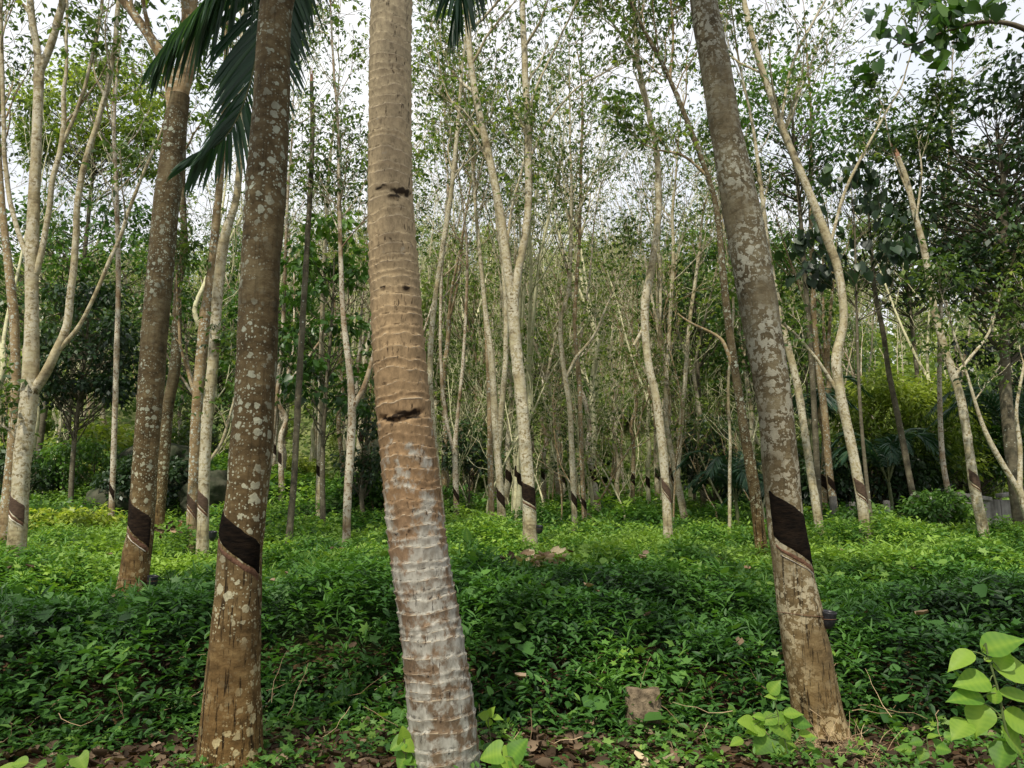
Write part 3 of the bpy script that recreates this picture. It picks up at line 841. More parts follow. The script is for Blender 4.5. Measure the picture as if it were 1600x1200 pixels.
hand_tree('rubber_tree', 'brown curved rubber tree rising behind the forked reddish tree', 14.5,
    [(254, 730, 20), (262, 640, 19), (275, 560, 18), (278, 450, 14), (288, 390, 12), (285, 280, 10), (290, 150, 8)],
    'bark_brown', nside=16, rows=90, top=14.0, crown={'from': 7.0, 'n': 12, 'len': 2.2}, seed=17)
hand_tree('dead_tree', 'thin bare dead trunk with a snapped top left of the palm', 13.0,
    [(453, 825, 12), (460, 740, 11), (466, 620, 11), (476, 450, 10), (483, 330, 9), (488, 220, 8), (487, 128, 6)],
    'bark_dark', nside=12, rows=90, broken=True, seed=19, group='dead trunks', cat='dead tree')
hand_tree('rubber_tree', 'mottled rubber tree just left of the palm, forking low into two thin limbs', 12.5,
    [(541, 862, 15), (543, 780, 14), (548, 700, 14), (550, 640, 14), (547, 590, 11), (537, 500, 9), (533, 420, 8), (530, 300, 6)],
    'bark_mottle', nside=16, rows=90, top=12.0, crown={'from': 5.2, 'n': 15, 'len': 2.0}, seed=21,
    limbs=[{'p': [(552, 640, 9), (572, 598, 8), (585, 540, 6), (590, 470, 5), (600, 380, 4)], 'len': 1.8}])
hand_tree('rubber_tree', 'small rubber tree with dark tapping panel in shade left of the palm', 19.5,
    [(498, 785, 12), (500, 700, 10), (502, 560, 9), (506, 430, 8), (512, 300, 6)],
    'bark_pale', panel=(498, 728, 746, 'panel_dark'), nside=12, rows=50, top=14, crown={'from': 7, 'n': 14, 'len': 2.6}, seed=23)
hand_tree('rubber_tree', 'thin leaning rubber tree between lichen-spotted tree and dead trunk', 18.0,
    [(414, 778, 10), (424, 700, 8), (429, 650, 8), (441, 530, 7), (446, 400, 6), (450, 300, 5)],
    'bark_mottle', panel=(418, 722, 736, 'panel_brown'), nside=10, rows=50, top=13, crown={'from': 6.5, 'n': 12, 'len': 2.4}, seed=25)
hand_tree('rubber_tree', 'greyish straight rubber tree in front of the mossy boulders at left', 17.0,
    [(174, 800, 10), (178, 700, 9), (182, 560, 9), (185, 430, 8), (182, 300, 7), (178, 200, 6)],
    'bark_mottle', panel=(175, 758, 774, 'panel_dark'), nside=12, rows=60, top=14, crown={'from': 7, 'n': 14, 'len': 2.4}, seed=27)
# K centre
K_root, K_path, K_rad, K_base = hand_tree('rubber_tree', 'pale rubber tree in the centre forking into a tall V, dark tapping panel', 13.0,
    [(828, 848, 25), (826, 780, 23), (821, 700, 22), (812, 600, 21), (806, 540, 20), (801, 470, 20)],
    'bark_pale', panel=(826, 756, 788, 'panel_dark'), nside=24, rows=150,
    limbs=[{'p': [(801, 475, 18), (790, 400, 15), (780, 325, 13), (765, 250, 12), (750, 180, 11), (736, 100, 10), (728, -10, 10)], 'len': 3},
           {'p': [(802, 475, 14), (810, 420, 13), (822, 360, 12), (826, 280, 12), (825, 200, 11), (820, 100, 10), (816, -10, 9)], 'len': 3},
           {'p': [(791, 390, 5), (800, 320, 4), (815, 270, 4), (822, 240, 3)], 'len': 1.2},
           {'p': [(826, 250, 4), (850, 200, 4), (900, 140, 3), (960, 105, 2)], 'len': 1.8}, {'p': [(824, 180, 4), (845, 120, 4), (880, 50, 3), (900, 0, 3)], 'len': 1.8},
           {'p': [(770, 270, 4), (740, 210, 3), (700, 150, 3)], 'len': 1.6}],
    crown={'from': 99, 'n': 0, 'len': 2.4, 'limbkids': 5, 'size': 0.11, 'per': 2.2}, seed=29, slope=0.07, half=1.35)
hand_tree('rubber_tree', 'pale wavy rubber tree right of centre, dark tapping panel near its foot', 14.0,
    [(1044, 838, 17), (1040, 760, 15), (1033, 680, 15), (1025, 620, 14), (1012, 560, 14), (1008, 480, 14), (1019, 410, 12), (1029, 330, 11), (1026, 240, 10), (1010, 160, 9), (996, 90, 8), (990, 0, 8)],
    'bark_pale', panel=(1040, 755, 775, 'panel_brown'), nside=20, rows=150, top=15, crown={'from': 8.5, 'n': 12, 'len': 2.2, 'size': 0.12}, seed=31,
    limbs=[{'p': [(1008, 490, 6), (990, 540, 5), (975, 545, 0.1)][:2], 'go': False}, {'p': [(996, 100, 5), (975, 60, 4), (960, 40, 3)], 'len': 1.2}])
hand_tree('rubber_tree', 'crooked pale rubber tree right of the leaning front tree, bending left with height', 13.5,
    [(1353, 842, 18), (1346, 780, 18), (1331, 700, 16), (1312, 610, 17), (1307, 560, 17), (1318, 500, 14), (1311, 430, 14), (1295, 380, 15), (1260, 290, 13), (1226, 210, 12), (1201, 140, 11), (1176, 60, 10), (1160, -10, 9)],
    'bark_pale', panel=(1344, 752, 778, 'panel_brown'), nside=20, rows=170, top=15, crown={'from': 7.5, 'n': 12, 'len': 2.2, 'size': 0.12}, seed=33,
    limbs=[{'p': [(1303, 602, 7), (1275, 560, 5), (1240, 520, 5), (1205, 490, 4)], 'len': 0.9}, {'p': [(1290, 372, 5), (1320, 300, 5), (1360, 220, 4), (1400, 150, 3)], 'len': 1.8},
           {'p': [(1215, 185, 5), (1235, 110, 4), (1262, 50, 4), (1290, 0, 3)], 'len': 1.6}])
hand_tree('rubber_tree', 'rusty red-brown rubber tree just left of the leaning front tree', 12.5,
    [(1186, 824, 20), (1178, 760, 19), (1164, 680, 17), (1155, 620, 15), (1140, 520, 13), (1130, 430, 12), (1120, 330, 10), (1104, 270, 9), (1070, 180, 8), (1040, 110, 7), (1008, 50, 6)],
    'bark_brown', nside=18, rows=140, top=12.5, crown={'from': 7.5, 'n': 10, 'len': 2.0, 'size': 0.12}, seed=35,
    limbs=[{'p': [(1150, 590, 7), (1135, 545, 6), (1120, 525, 5), (1080, 505, 4), (1058, 490, 3)], 'go': False}, {'p': [(1102, 265, 5), (1070, 245, 4), (1030, 235, 3)], 'len': 1.2},
           {'p': [(1040, 110, 5), (1052, 60, 4), (1048, 0, 4)], 'len': 1.2}])
hand_tree('rubber_tree', 'pale straight rubber tree right behind the leaning front tree', 15.0,
    [(1280, 822, 15), (1270, 760, 13), (1258, 680, 13), (1245, 600, 12), (1226, 520, 11), (1211, 450, 10), (1199, 380, 8), (1190, 300, 7)],
    'bark_pale', nside=16, rows=80, top=13, crown={'from': 7, 'n': 12, 'len': 2.2}, seed=37)
hand_tree('rubber_tree', 'slim brown rubber tree standing by the concrete posts', 19.0,
    [(1304, 798, 13), (1295, 730, 12), (1288, 640, 12), (1276, 560, 11), (1270, 450, 9), (1266, 300, 7)],
    'bark_tan', panel=(1298, 748, 766, 'panel_dark'), nside=14, rows=60, top=15, crown={'from': 7.5, 'n': 14, 'len': 2.6}, seed=39)
hand_tree('dead_tree', 'pale leaning trunk with a snapped reddish top against open sky on the right', 14.0,
    [(1534, 818, 17), (1522, 760, 17), (1512, 690, 14), (1500, 620, 14), (1481, 560, 12), (1461, 490, 12), (1446, 400, 11), (1431, 340, 9), (1416, 280, 9), (1403, 245, 8)],
    'bark_pale', panel=(1524, 738, 762, 'panel_brown'), nside=18, rows=130, broken=True, seed=41, group='dead trunks', cat='dead tree', crown={'from': 99, 'n': 0, 'size': 0.12},
    limbs=[{'p': [(1484, 575, 6), (1515, 560, 5), (1545, 520, 4), (1560, 470, 3)], 'len': 1.2}, {'p': [(1428, 330, 4), (1440, 270, 3), (1436, 220, 2), (1452, 190, 2)], 'len': 0.8}, {'p': [(1425, 310, 4), (1395, 240, 2), (1380, 170, 2)], 'len': 0.8}])
hand_tree('rubber_tree', 'dark slim rubber tree rising left of the grey concrete wall', 17.5,
    [(1432, 800, 11), (1420, 740, 10), (1405, 660, 10), (1390, 590, 9), (1380, 520, 8), (1368, 460, 7), (1360, 370, 5)],
    'bark_dark', nside=12, rows=70, seed=43, top=9.5, crown={'from': 6.8, 'n': 12, 'len': 1.9}, leafmat='crown_mid')
hand_tree('rubber_tree', 'greenish thin rubber tree in front of the left end of the concrete wall', 18.0,
    [(1490, 805, 10), (1473, 720, 9), (1468, 600, 8), (1471, 450, 7), (1480, 300, 6), (1486, 200, 5)],
    'bark_mottle', nside=12, rows=70, seed=45, top=13.5, crown={'from': 6.5, 'n': 16, 'len': 2.5})
hand_tree('rubber_tree', 'small forked pale tree at the right edge before the concrete wall', 12.5,
    [(1604, 800, 13), (1594, 770, 12), (1584, 752, 11)],
    'bark_pale', nside=14, rows=24, seed=47, crown={'from': 99, 'n': 0, 'size': 0.13},
    limbs=[{'p': [(1584, 754, 9), (1552, 700, 8), (1532, 655, 6), (1512, 590, 4), (1490, 520, 3)], 'len': 1.1}, {'p': [(1586, 754, 8), (1594, 700, 7), (1588, 640, 5), (1600, 570, 4)], 'len': 1.4}])
hand_tree('rubber_tree', 'rubber tree with two stems crossing, behind the wavy pale tree', 21.0,
    [(1070, 812, 14), (1060, 760, 12), (1048, 700, 9), (1040, 640, 8), (1046, 520, 7), (1052, 400, 6)],
    'bark_pale', nside=12, rows=60, seed=49, top=14, crown={'from': 7, 'n': 14, 'len': 2.6},
    limbs=[{'p': [(1058, 770, 9), (1062, 690, 8), (1070, 600, 7), (1078, 500, 6), (1092, 400, 5)], 'len': 3}])
hand_tree('rubber_tree', 'pale rubber tree with tapping panel left of the central V tree', 17.0,
    [(784, 810, 15), (780, 740, 13), (775, 680, 12), (768, 560, 11), (760, 500, 9), (752, 420, 7), (741, 300, 5)],
    'bark_pale', panel=(784, 768, 788, 'panel_dark'), nside=14, rows=80, seed=51, top=14, crown={'from': 7, 'n': 14, 'len': 2.4},
    limbs=[{'p': [(776, 700, 9), (786, 620, 9), (791, 540, 8), (788, 440, 7), (775, 330, 5)], 'len': 2.8}])
hand_tree('rubber_tree', 'tan rubber tree touching the left side of the paneled pale one', 18.5,
    [(768, 800, 11), (766, 700, 10), (764, 600, 9), (757, 480, 7), (745, 350, 5)],
    'bark_tan', nside=12, rows=60, seed=53, top=14, crown={'from': 7.5, 'n': 14, 'len': 2.4})
hand_tree('rubber_tree', 'left stem of two pale rubber trees right of the centre, dark panel', 18.0,
    [(898, 810, 10), (895, 740, 10), (890, 640, 9), (879, 560, 8), (876, 500, 7), (890, 440, 6), (893, 300, 5)],
    'bark_pale', panel=(896, 772, 790, 'panel_dark'), nside=12, rows=70, seed=55, top=14, crown={'from': 7, 'n': 14, 'len': 2.4},
    limbs=[{'p': [(880, 580, 5), (900, 560, 5), (930, 520, 4), (955, 460, 3)], 'len': 1.6}])
hand_tree('rubber_tree', 'right stem of two pale rubber trees right of the centre, dark panel', 19.0,
    [(913, 806, 9), (909, 720, 8), (905, 600, 8), (898, 500, 7), (905, 380, 6), (908, 260, 5)],
    'bark_tan', panel=(913, 780, 794, 'panel_dark'), nside=12, rows=60, seed=57, top=15, crown={'from': 7.5, 'n': 14, 'len': 2.4})
hand_tree('rubber_tree', 'grey rubber tree stump-forked beside the palm trunk, small dark panel', 20.0,
    [(713, 798, 10), (712, 740, 10), (711, 700, 10), (716, 640, 6), (724, 560, 6), (730, 430, 5)],
    'bark_mottle', panel=(713, 766, 780, 'panel_dark'), nside=12, rows=60, seed=59, top=14, crown={'from': 7, 'n': 14, 'len': 2.5},
    limbs=[{'p': [(711, 705, 6), (695, 640, 6), (688, 540, 5), (690, 420, 5), (700, 300, 4)], 'len': 3}])
hand_tree('rubber_tree', 'slim rubber tree with long wavy stem close to the palm trunk', 16.0,
    [(690, 800, 10), (680, 700, 10), (672, 600, 10), (676, 500, 9), (690, 400, 9), (705, 300, 8), (715, 200, 7)],
    'bark_pale', nside=12, rows=70, seed=61, top=13, crown={'from': 7.5, 'n': 12, 'len': 2.2})
hand_tree('rubber_tree', 'very thin pale sapling before the dark areca palm', 16.0,
    [(1140, 808, 6), (1140, 740, 6), (1141, 690, 5), (1138, 600, 5), (1146, 480, 4)],
    'bark_pale', nside=8, rows=40, seed=63, top=9, crown={'from': 5.5, 'n': 8, 'len': 1.5})

# ------------------------------------------------------------------ background rubber trees (variants, then copies)
def variant(seed, H, nside=8, panel=True, bark='bark_pale', nl=2, fork=None, kids=(6, 4), per=4, size=0.16, leaf='crown', cover=1.0, far=False):
    rs = np.random.RandomState(seed)
    fork = fork or rs.uniform(0.28, 0.5) * H
    lean = rs.normal(0, 0.035, 2)
    n_ = 8
    pts = []
    for i in range(n_):
        t = i / (n_ - 1); h = fork * t - 0.15 * (1 - t)
        pts.append((lean[0] * h + rs.normal(0, 0.055) * t * 2, lean[1] * h + rs.normal(0, 0.055) * t * 2, h, 0.105 * (1 - 0.32 * t)))
    s = smooth_path(np.array(pts), 30 if not far else 12)
    V, Q = tube(s[:, :3], s[:, 3] * (1 + 0.10 * (vn(s[:, :3] * 2.5) - 0.5)), nside)
    mbt = MB(); mbt.add(V, Q, 0.5)
    br = []; tips = []
    d0 = norm(s[-1, :3] - s[-4, :3])
    for k in range(nl):
        a = rs.uniform(0, 2 * pi) if k == 0 else a + 2 * pi / nl + rs.normal(0, 0.3)
        sp = rs.uniform(0.10, 0.32)
        dv = norm(d0 + np.array([cos(a), sin(a), 0]) * sp)
        grow(rs, br, tips, s[-2, :3], dv, (H - fork) * rs.uniform(0.75, 1.0), s[-1, 3] * 0.75, 0, 2, 0.13, 0.10, kids, 0.18, 9)
    mbb = MB(); branch_mesh(mbb, br, 0.007 if not far else 0.016)
    mbl = crown_leaves(rs, tips, per, 0.25, size, 3 if not far else 2)
    return s, mbt, mbb, mbl, M[bark]

protos = []
for i in range(10):
    H = [13, 15, 12, 16, 14, 15, 13, 17, 14, 12][i]
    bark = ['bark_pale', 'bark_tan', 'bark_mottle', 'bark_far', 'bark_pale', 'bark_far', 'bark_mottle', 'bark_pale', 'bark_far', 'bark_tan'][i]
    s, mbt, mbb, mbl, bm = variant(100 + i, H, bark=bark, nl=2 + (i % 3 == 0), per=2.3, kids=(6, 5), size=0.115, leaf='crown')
    protos.append((s, mbt, mbb, mbl, bm))

def place_proto_set():
    rs = np.random.RandomState(77)
    # planting grid with jitter, skipping what the hand-placed trees already occupy
    spots = []
    taken = [tuple(o.location[:2]) for o in COL.objects if o.type == 'EMPTY']
    y = 21.0
    while y < 66:
        gap = 2.5 if y < 40 else 2.9
        x = -y * 0.76 - 3 + rs.uniform(0, gap)
        while x < y * 0.76 + 3:
            sx, sy = x + rs.normal(0, 0.35), y + rs.normal(0, 0.5)
            ok = all((sx - a) ** 2 + (sy - b) ** 2 > 1.6 for a, b in taken)
            u = sx / sy
            keep = 1.0
            if u < -0.33: keep = 0.45
            if u > 0.36: keep = 0.40
            if y > 46: keep *= 0.8
            if ok and rs.rand() < keep: spots.append((sx, sy))
            x += gap
        y += 2.5 if y < 40 else 3.2
    spots.sort(key=lambda s: s[1])
    return spots[:270]
bg_spots = place_proto_set()
first = {}
rsb = np.random.RandomState(88)
leafmats = ['crown', 'hill', 'crown_mid', 'crown', 'hill', 'crown', 'hill', 'hill', 'crown', 'crown']
for idx, (x, y) in enumerate(bg_spots):
    v = rsb.randint(10)
    z = float(G(x, y))
    sc = rsb.uniform(0.85, 1.12) * (1.0 if y < 40 else 0.85)
    depth = 'middle rows' if y < 32 else ('back rows' if y < 46 else 'foot of the hill')
    label = {'middle rows': 'slender pale rubber tree in the crowded middle rows of the plantation', 'back rows': 'thin distant rubber tree in the dense back rows', 'foot of the hill': 'very thin far rubber tree where the green hill begins'}[depth]
    grp = 'rubber trees in the ' + depth if 'rows' in depth else 'rubber trees at the foot of the hill'
    root = empty('rubber_tree', (x, y, z), label, 'rubber tree', grp)
    if v not in first:
        s, mbt, mbb, mbl, bm = protos[v]
        t = mbt.build('trunk', bm, root, True)
        p = panel_meshes(s[:, :3], s[:, 3], 1.55, 1.15, t, M['panel_dark'], False, 1.3, 0.08, False, grow_=0.008)
        b = mbb.build('branches', bm, root, True)
        l = mbl.build('crown', M[leafmats[v]], root)
        first[v] = (t, p, b, l)
    else:
        t, p, b, l = first[v]
        t2 = t.copy(); COL.objects.link(t2); t2.parent = root
        if y < 34:
            p2 = p.copy(); COL.objects.link(p2); p2.parent = t2
        b2 = b.copy(); COL.objects.link(b2); b2.parent = root
        l2 = l.copy(); COL.objects.link(l2); l2.parent = root
    root.scale = (sc * rsb.choice([0.9, 1.0, 1.1]),) * 2 + (sc,)
    root.rotation_euler = (rsb.normal(0, 0.03), rsb.normal(0, 0.04), rsb.uniform(-0.9, 0.9))

for i, (x, y) in enumerate([(-7.2, -1.6), (-4.6, -2.6), (-2.2, -1.4), (0.6, -2.4), (3.2, -1.8)]):  # unseen trees, added only to cast shade on the near bank
    root = empty('rubber_tree', (x, y, float(G(x, y))), 'unseen rubber tree added behind the viewpoint to shade the near bank', 'rubber tree', 'unseen rubber trees added behind the viewpoint')
    t, p, b, l = first[(i * 3) % 10]
    t2 = t.copy(); COL.objects.link(t2); t2.parent = root
    b2 = b.copy(); COL.objects.link(b2); b2.parent = root
    l2 = l.copy(); COL.objects.link(l2); l2.parent = root
    root.rotation_euler = (0, 0, i * 1.3)

# far wood on the hillside: one mass
def far_wood():
    rs = np.random.RandomState(55)
    vs = []
    for i in range(5):
        s, mbt, mbb, mbl, _ = variant(300 + i, rs.uniform(9, 12), nside=4, nl=2, kids=(5, 3), per=2, size=0.55, far=True)
        vs.append((mbt.arrays(), mbb.arrays(), mbl.arrays()))
    W = MB(); Lf = MB()
    for i in range(430):
        y = rs.uniform(58, 150); x = rs.uniform(-1, 1) * (y * 0.78)
        z = float(G(x, y)); v = vs[rs.randint(5)]; a = rs.uniform(0, 6.28); sc = rs.uniform(0.75, 1.15)
        Rm = np.array([[cos(a), -sin(a), 0], [sin(a), cos(a), 0], [0, 0, 1]]) * sc
        for k, (V, Q, A) in enumerate(v):
            VV = V @ Rm.T + np.array([x, y, z])
            (Lf if k == 2 else W).add(VV, Q, A if k < 2 else np.clip(A * 0.8 + rs.uniform(0, 0.35), 0, 1))
    # undergrowth and shrubs between the stems on the slope
    n = 75000
    y = 34 + 120 * rs.rand(n) ** 1.1; x = rs.uniform(-1, 1, n) * (y * 0.8)
    h = 0.2 + 5.5 * n2(x, y, 0.22, 61) ** 1.5 * rs.rand(n) ** 0.7 * ss(34, 50, y)
    pos = np.stack([x, y, G(x, y) + h], -1)
    put_leaves(Lf, T_DIAM, pos, rdir(rs, n, -0.5, 0.5), rdir(rs, n, 0.2, 1), (0.35 + 0.55 * ss(40, 110, y)) * rs.uniform(0.7, 1.3, n), 0.7, np.clip(-0.05 + 0.8 * n2(x, y, 0.16, 62) * rs.uniform(0.5, 1.3, n) + 0.12 * h, 0, 1))
    n = 60000
    y = 52 + 110 * rs.rand(n); x = rs.uniform(-1, 1, n) * (y * 0.8)
    lump = n2(x, y, 0.25, 71)
    keep = rs.rand(n) < ss(0.25, 0.6, lump)
    x, y, lump = x[keep], y[keep], lump[keep]; n = len(x)
    h = 2.0 + 6.0 * lump - 2.5 * rs.rand(n)
    put_leaves(Lf, T_DIAM, np.stack([x, y, G(x, y) + h], -1), rdir(rs, n, -0.6, 0.3), rdir(rs, n, 0.2, 1), rs.uniform(0.35, 0.75, n), 0.6, np.clip(0.1 + 0.7 * n2(x, y, 0.4, 72) + rs.normal(0, 0.12, n), 0, 1))
    o = Lf.build('hillside_wood_foliage', M['hill']); o['kind'] = 'stuff'; o['label'] = 'green foliage of the far-off wood covering the hill'
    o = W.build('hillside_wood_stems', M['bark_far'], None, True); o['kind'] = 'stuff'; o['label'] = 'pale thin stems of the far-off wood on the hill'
far_wood()

# ------------------------------------------------------------------ broad-leaved trees and shrubs
def leafy_tree(name, label, x, y, H, crown_c, crown_r, n_clump, per, size, mat, bark='bark_dark', r0=0.07, seed=1, cat='tree', group=None, clump_r=0.45, template=T_DIAM, wid=0.55, trunk_to=None, droop=0.4):
    """crown_c: crown centre relative to base; crown_r: ellipsoid radii; leaves sit in clumps on real branches"""
    rs = np.random.RandomState(seed)
    z = float(G(x, y))
    root = empty(name, (x, y, z), label, cat, group)
    cc = np.array(crown_c, float); cr = np.array(crown_r, float)
    top = cc + np.array([0, 0, cr[2] * 0.5])
    pts = [np.array([0, 0, -0.1, r0]), np.append(cc * np.array([0.25, 0.25, 0]) + np.array([rs.normal(0, .08), 0, (cc[2]) * 0.45]), r0 * 0.8), np.append(cc, r0 * 0.5), np.append(top, r0 * 0.18)]
    s = smooth_path(np.array(pts), 30)
    V, Q = tube(s[:, :3], s[:, 3], 9)
    mbt = MB(); mbt.add(V, Q, 0.5); mbt.build('trunk', M[bark], root, True)
    dirs = rdir(rs, n_clump, -0.75, 1.0)
    cl = cc + dirs * (rs.uniform(0.35, 1.0, n_clump) ** 0.5)[:, None] * cr
    br = []
    for c in cl:
        hz = np.clip(c[2] - abs(rs.normal(0.5, 0.5)) - 0.35 * np.linalg.norm(c[:2] - cc[:2]), cc[2] * 0.25, top[2])
        j = np.argmin(abs(s[:, 2] - hz)); a = s[j, :3]
        mid = (a + c) / 2 + rs.normal(0, 0.12, 3) + np.array([0, 0, -0.05])
        br.append((smooth_path(np.array([a, mid, c]), 7), np.linspace(s[j, 3] * 0.4, 0.006, 7), 3))
    mbb = MB(); branch_mesh(mbb, br, 0.006); mbb.build('branches', M[bark], root, True)
    mbl = MB()
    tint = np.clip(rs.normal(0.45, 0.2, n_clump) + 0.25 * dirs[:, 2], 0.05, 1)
    idx = np.repeat(np.arange(n_clump), per)
    off = rdir(rs, len(idx)) * (rs.rand(len(idx)) ** 0.45)[:, None] * clump_r * np.array([1, 1, 0.6])
    pos = cl[idx] + off
    ax = norm(off * 1.0 + rs.normal(0, 0.3, off.shape) * clump_r + np.array([0, 0, -droop * clump_r]))
    up = norm(np.array([0, 0, 1.0]) + rs.normal(0, 0.45, off.shape))
    put_leaves(mbl, template, pos, ax, up, size * rs.uniform(0.6, 1.25, len(idx)), wid * rs.uniform(0.8, 1.2, len(idx)), np.clip(tint[idx] + rs.normal(0, 0.12, len(idx)), 0, 1))
    mbl.build('crown', M[mat], root)
    return root

def at(px, d):
    x = (px - 800) / F * d / 0.985
    return x, d

# dark trees on the left behind the pale limbs
x, y = at(130, 19); leafy_tree('shade_tree', 'dark bushy tree on the mossy mound at left', x, y, 6, (0, 0, 4.2), (1.5, 1.3, 2.0), 90, 60, 0.17, 'crown_dark', seed=401)
x, y = at(70, 24); leafy_tree('shade_tree', 'tall leafy tree standing behind the far left rubber trees', x, y, 12, (0.5, 0, 8.0), (4.2, 2.0, 3.2), 130, 46, 0.2, 'crown_mid', seed=402, r0=0.12, clump_r=0.6)
x, y = at(330, 27); leafy_tree('shade_tree', 'tall leafy tree behind the close pair of slim trunks', x, y, 12, (0, 0, 6.5), (3.0, 2.0, 4.2), 90, 46, 0.19, 'crown_mid', seed=403, r0=0.12, clump_r=0.6)
x, y = at(515, 17.5); leafy_tree('shade_tree', 'bright green broad-leaved tree left of the palm trunk', x, y, 8, (0, 0, 5.1), (1.5, 1.2, 3.1), 64, 30, 0.17, 'crown_mid', seed=404, template=T_HEART, wid=0.7, clump_r=0.38)
x, y = at(575, 19.5); leafy_tree('shrub', 'dark upright bush just left of the palm trunk', x, y, 4, (0, 0, 1.9), (0.5, 0.5, 1.6), 34, 36, 0.15, 'crown_dark', seed=405, cat='shrub')
x, y = at(395, 24); leafy_tree('shade_tree', 'loose green tree right of the lichen-spotted trunk', x, y, 8, (0.8, 0, 4.0), (2.2, 1.2, 3.0), 60, 40, 0.18, 'crown_mid', seed=406)
x, y = at(735, 21.5); leafy_tree('sapling', 'small dark green sapling right of the palm trunk', x, y, 3, (0, 0, 1.9), (0.65, 0.6, 0.8), 34, 30, 0.16, 'crown_dark', seed=407, cat='sapling', r0=0.03)
x, y = at(1105, 24); leafy_tree('shrub', 'dark round bush behind the rusty red-brown trunk', x, y, 4, (0, 0, 1.9), (1.1, 1.0, 1.5), 70, 46, 0.18, 'crown_dark', seed=408, cat='shrub')
x, y = at(1090, 26); leafy_tree('shade_tree', 'olive green tree with dark lower leaves left of the leaning front tree', x, y, 10, (0, 0, 8.0), (2.0, 1.6, 2.6), 80, 36, 0.2, 'crown_mid', seed=409, r0=0.1)
x, y = at(1215, 23); leafy_tree('shade_tree', 'green tree seen through the gap right of the leaning front trunk', x, y, 10, (0, 0, 6.6), (1.8, 1.4, 3.0), 80, 36, 0.2, 'crown_mid', seed=410, r0=0.1)
# right side
x, y = at(1405, 22); leafy_tree('bamboo_clump', 'bright yellow-green feathery bush on the right', x, y, 5, (0, 0, 2.7), (2.0, 1.5, 1.9), 150, 70, 0.20, 'crown_lime', seed=411, wid=0.35, cat='bush', clump_r=0.6)
x, y = at(1500, 24); leafy_tree('shrub', 'mid green bush right of the yellow-green bush', x, y, 5, (0, 0, 2.6), (2.0, 1.5, 2.0), 130, 50, 0.2, 'crown_mid', seed=412, cat='shrub', clump_r=0.55)
x, y = at(1350, 21); leafy_tree('shrub', 'deep green shrub behind the concrete posts', x, y, 4, (0, 0, 1.2), (2.1, 1.0, 1.1), 110, 50, 0.18, 'crown_dark', seed=413, cat='shrub')
x, y = at(1450, 16.0); leafy_tree('shrub', 'leafy dark bush in front of the left end of the concrete wall', x, y, 2, (0, 0, 0.65), (0.65, 0.6, 0.45), 50, 50, 0.13, 'crown_mid', seed=414, cat='shrub', r0=0.03, clump_r=0.25)
x, y = at(1350, 16.5); leafy_tree('shrub', 'low dark hedge-like bush among the concrete posts', x, y, 2, (0, 0, 0.45), (1.1, 0.6, 0.35), 60, 50, 0.12, 'crown_mid', seed=415, cat='shrub', r0=0.03, clump_r=0.25)
x, y = at(1570, 15); leafy_tree('shade_tree', 'big dark tree filling the upper right corner', x, y, 12, (0.4, 0, 7.3), (2.7, 2.0, 3.2), 190, 46, 0.17, 'crown_dark', seed=416, r0=0.14, clump_r=0.5)
x, y = at(1700, 20); leafy_tree('shade_tree', 'broad dark tree beyond the right edge of the wall', x, y, 12, (0, 0, 6.0), (3.4, 2.2, 5.0), 150, 46, 0.2, 'crown_dark', seed=417, r0=0.14, clump_r=0.6)
x, y = at(1345, 14.5); leafy_tree('shade_tree', 'large-leaved dark tree hanging before the sky gap at right', x, y, 8, (0.1, 0, 6.3), (1.4, 0.8, 1.7), 34, 9, 0.20, 'crown_dark', seed=418, template=T_HEART, wid=0.9, r0=0.04, clump_r=0.35, droop=1.2)
x, y = at(1265, 18); leafy_tree('shade_tree', 'tall tree with sunlit green upper leaves right of the leaning trunk', x, y, 13, (0, 0, 10.3), (2.1, 1.6, 2.0), 80, 36, 0.16, 'crown_mid', seed=419, r0=0.08, clump_r=0.45)
x, y = at(115, 25); leafy_tree('shade_tree', 'tall tree with yellow-green leaves at the upper left', x, y, 15, (0, 0, 14.0), (3.0, 2.0, 2.6), 150, 50, 0.2, 'crown_lime', seed=420, r0=0.1, clump_r=0.5)
x, y = at(1430, 26); leafy_tree('shade_tree', 'airy green tree behind the snapped trunk on the right', x, y, 12, (0, 0, 9.5), (4.0, 2.0, 2.0), 130, 36, 0.2, 'crown', seed=421, r0=0.1)
for i, (px, d, h, w, mt, lb) in enumerate([(60, 16.5, 0.75, 1.5, 'crown_mid', 'low green bush at the foot of the mound at far left'), (130, 16, 0.6, 1.0, 'crown_lime', 'yellow-green low bush in front of the mound'),
                                      (245, 19, 1.3, 1.2, 'crown_dark', 'dark bush beside the boulders'), (600, 20.5, 0.8, 1.0, 'crown_mid', 'small green bush at the foot of the dark upright bush'),
                                      (160, 21, 1.4, 1.7, 'crown_mid', 'green creeper heap over the top of the mound'), (20, 20, 1.6, 1.6, 'crown_dark', 'dark bush on the far left slope of the mound')]):
    x, y = at(px, d)
    leafy_tree('shrub', lb, x, y, h, (0, 0, h * 0.6), (w, w * 0.6, h * 0.55), 60, 50, 0.14, mt, seed=440 + i, cat='shrub', r0=0.02, clump_r=0.3)

def copy_tree(root, loc, rz, sc, label, group):
    c = root.copy(); COL.objects.link(c); c.location = loc; c.rotation_euler = (0, 0, rz); c.scale = sc
    c['label'] = label; c['group'] = group
    for ch in root.children:
        k = ch.copy(); COL.objects.link(k); k.parent = c
    return c

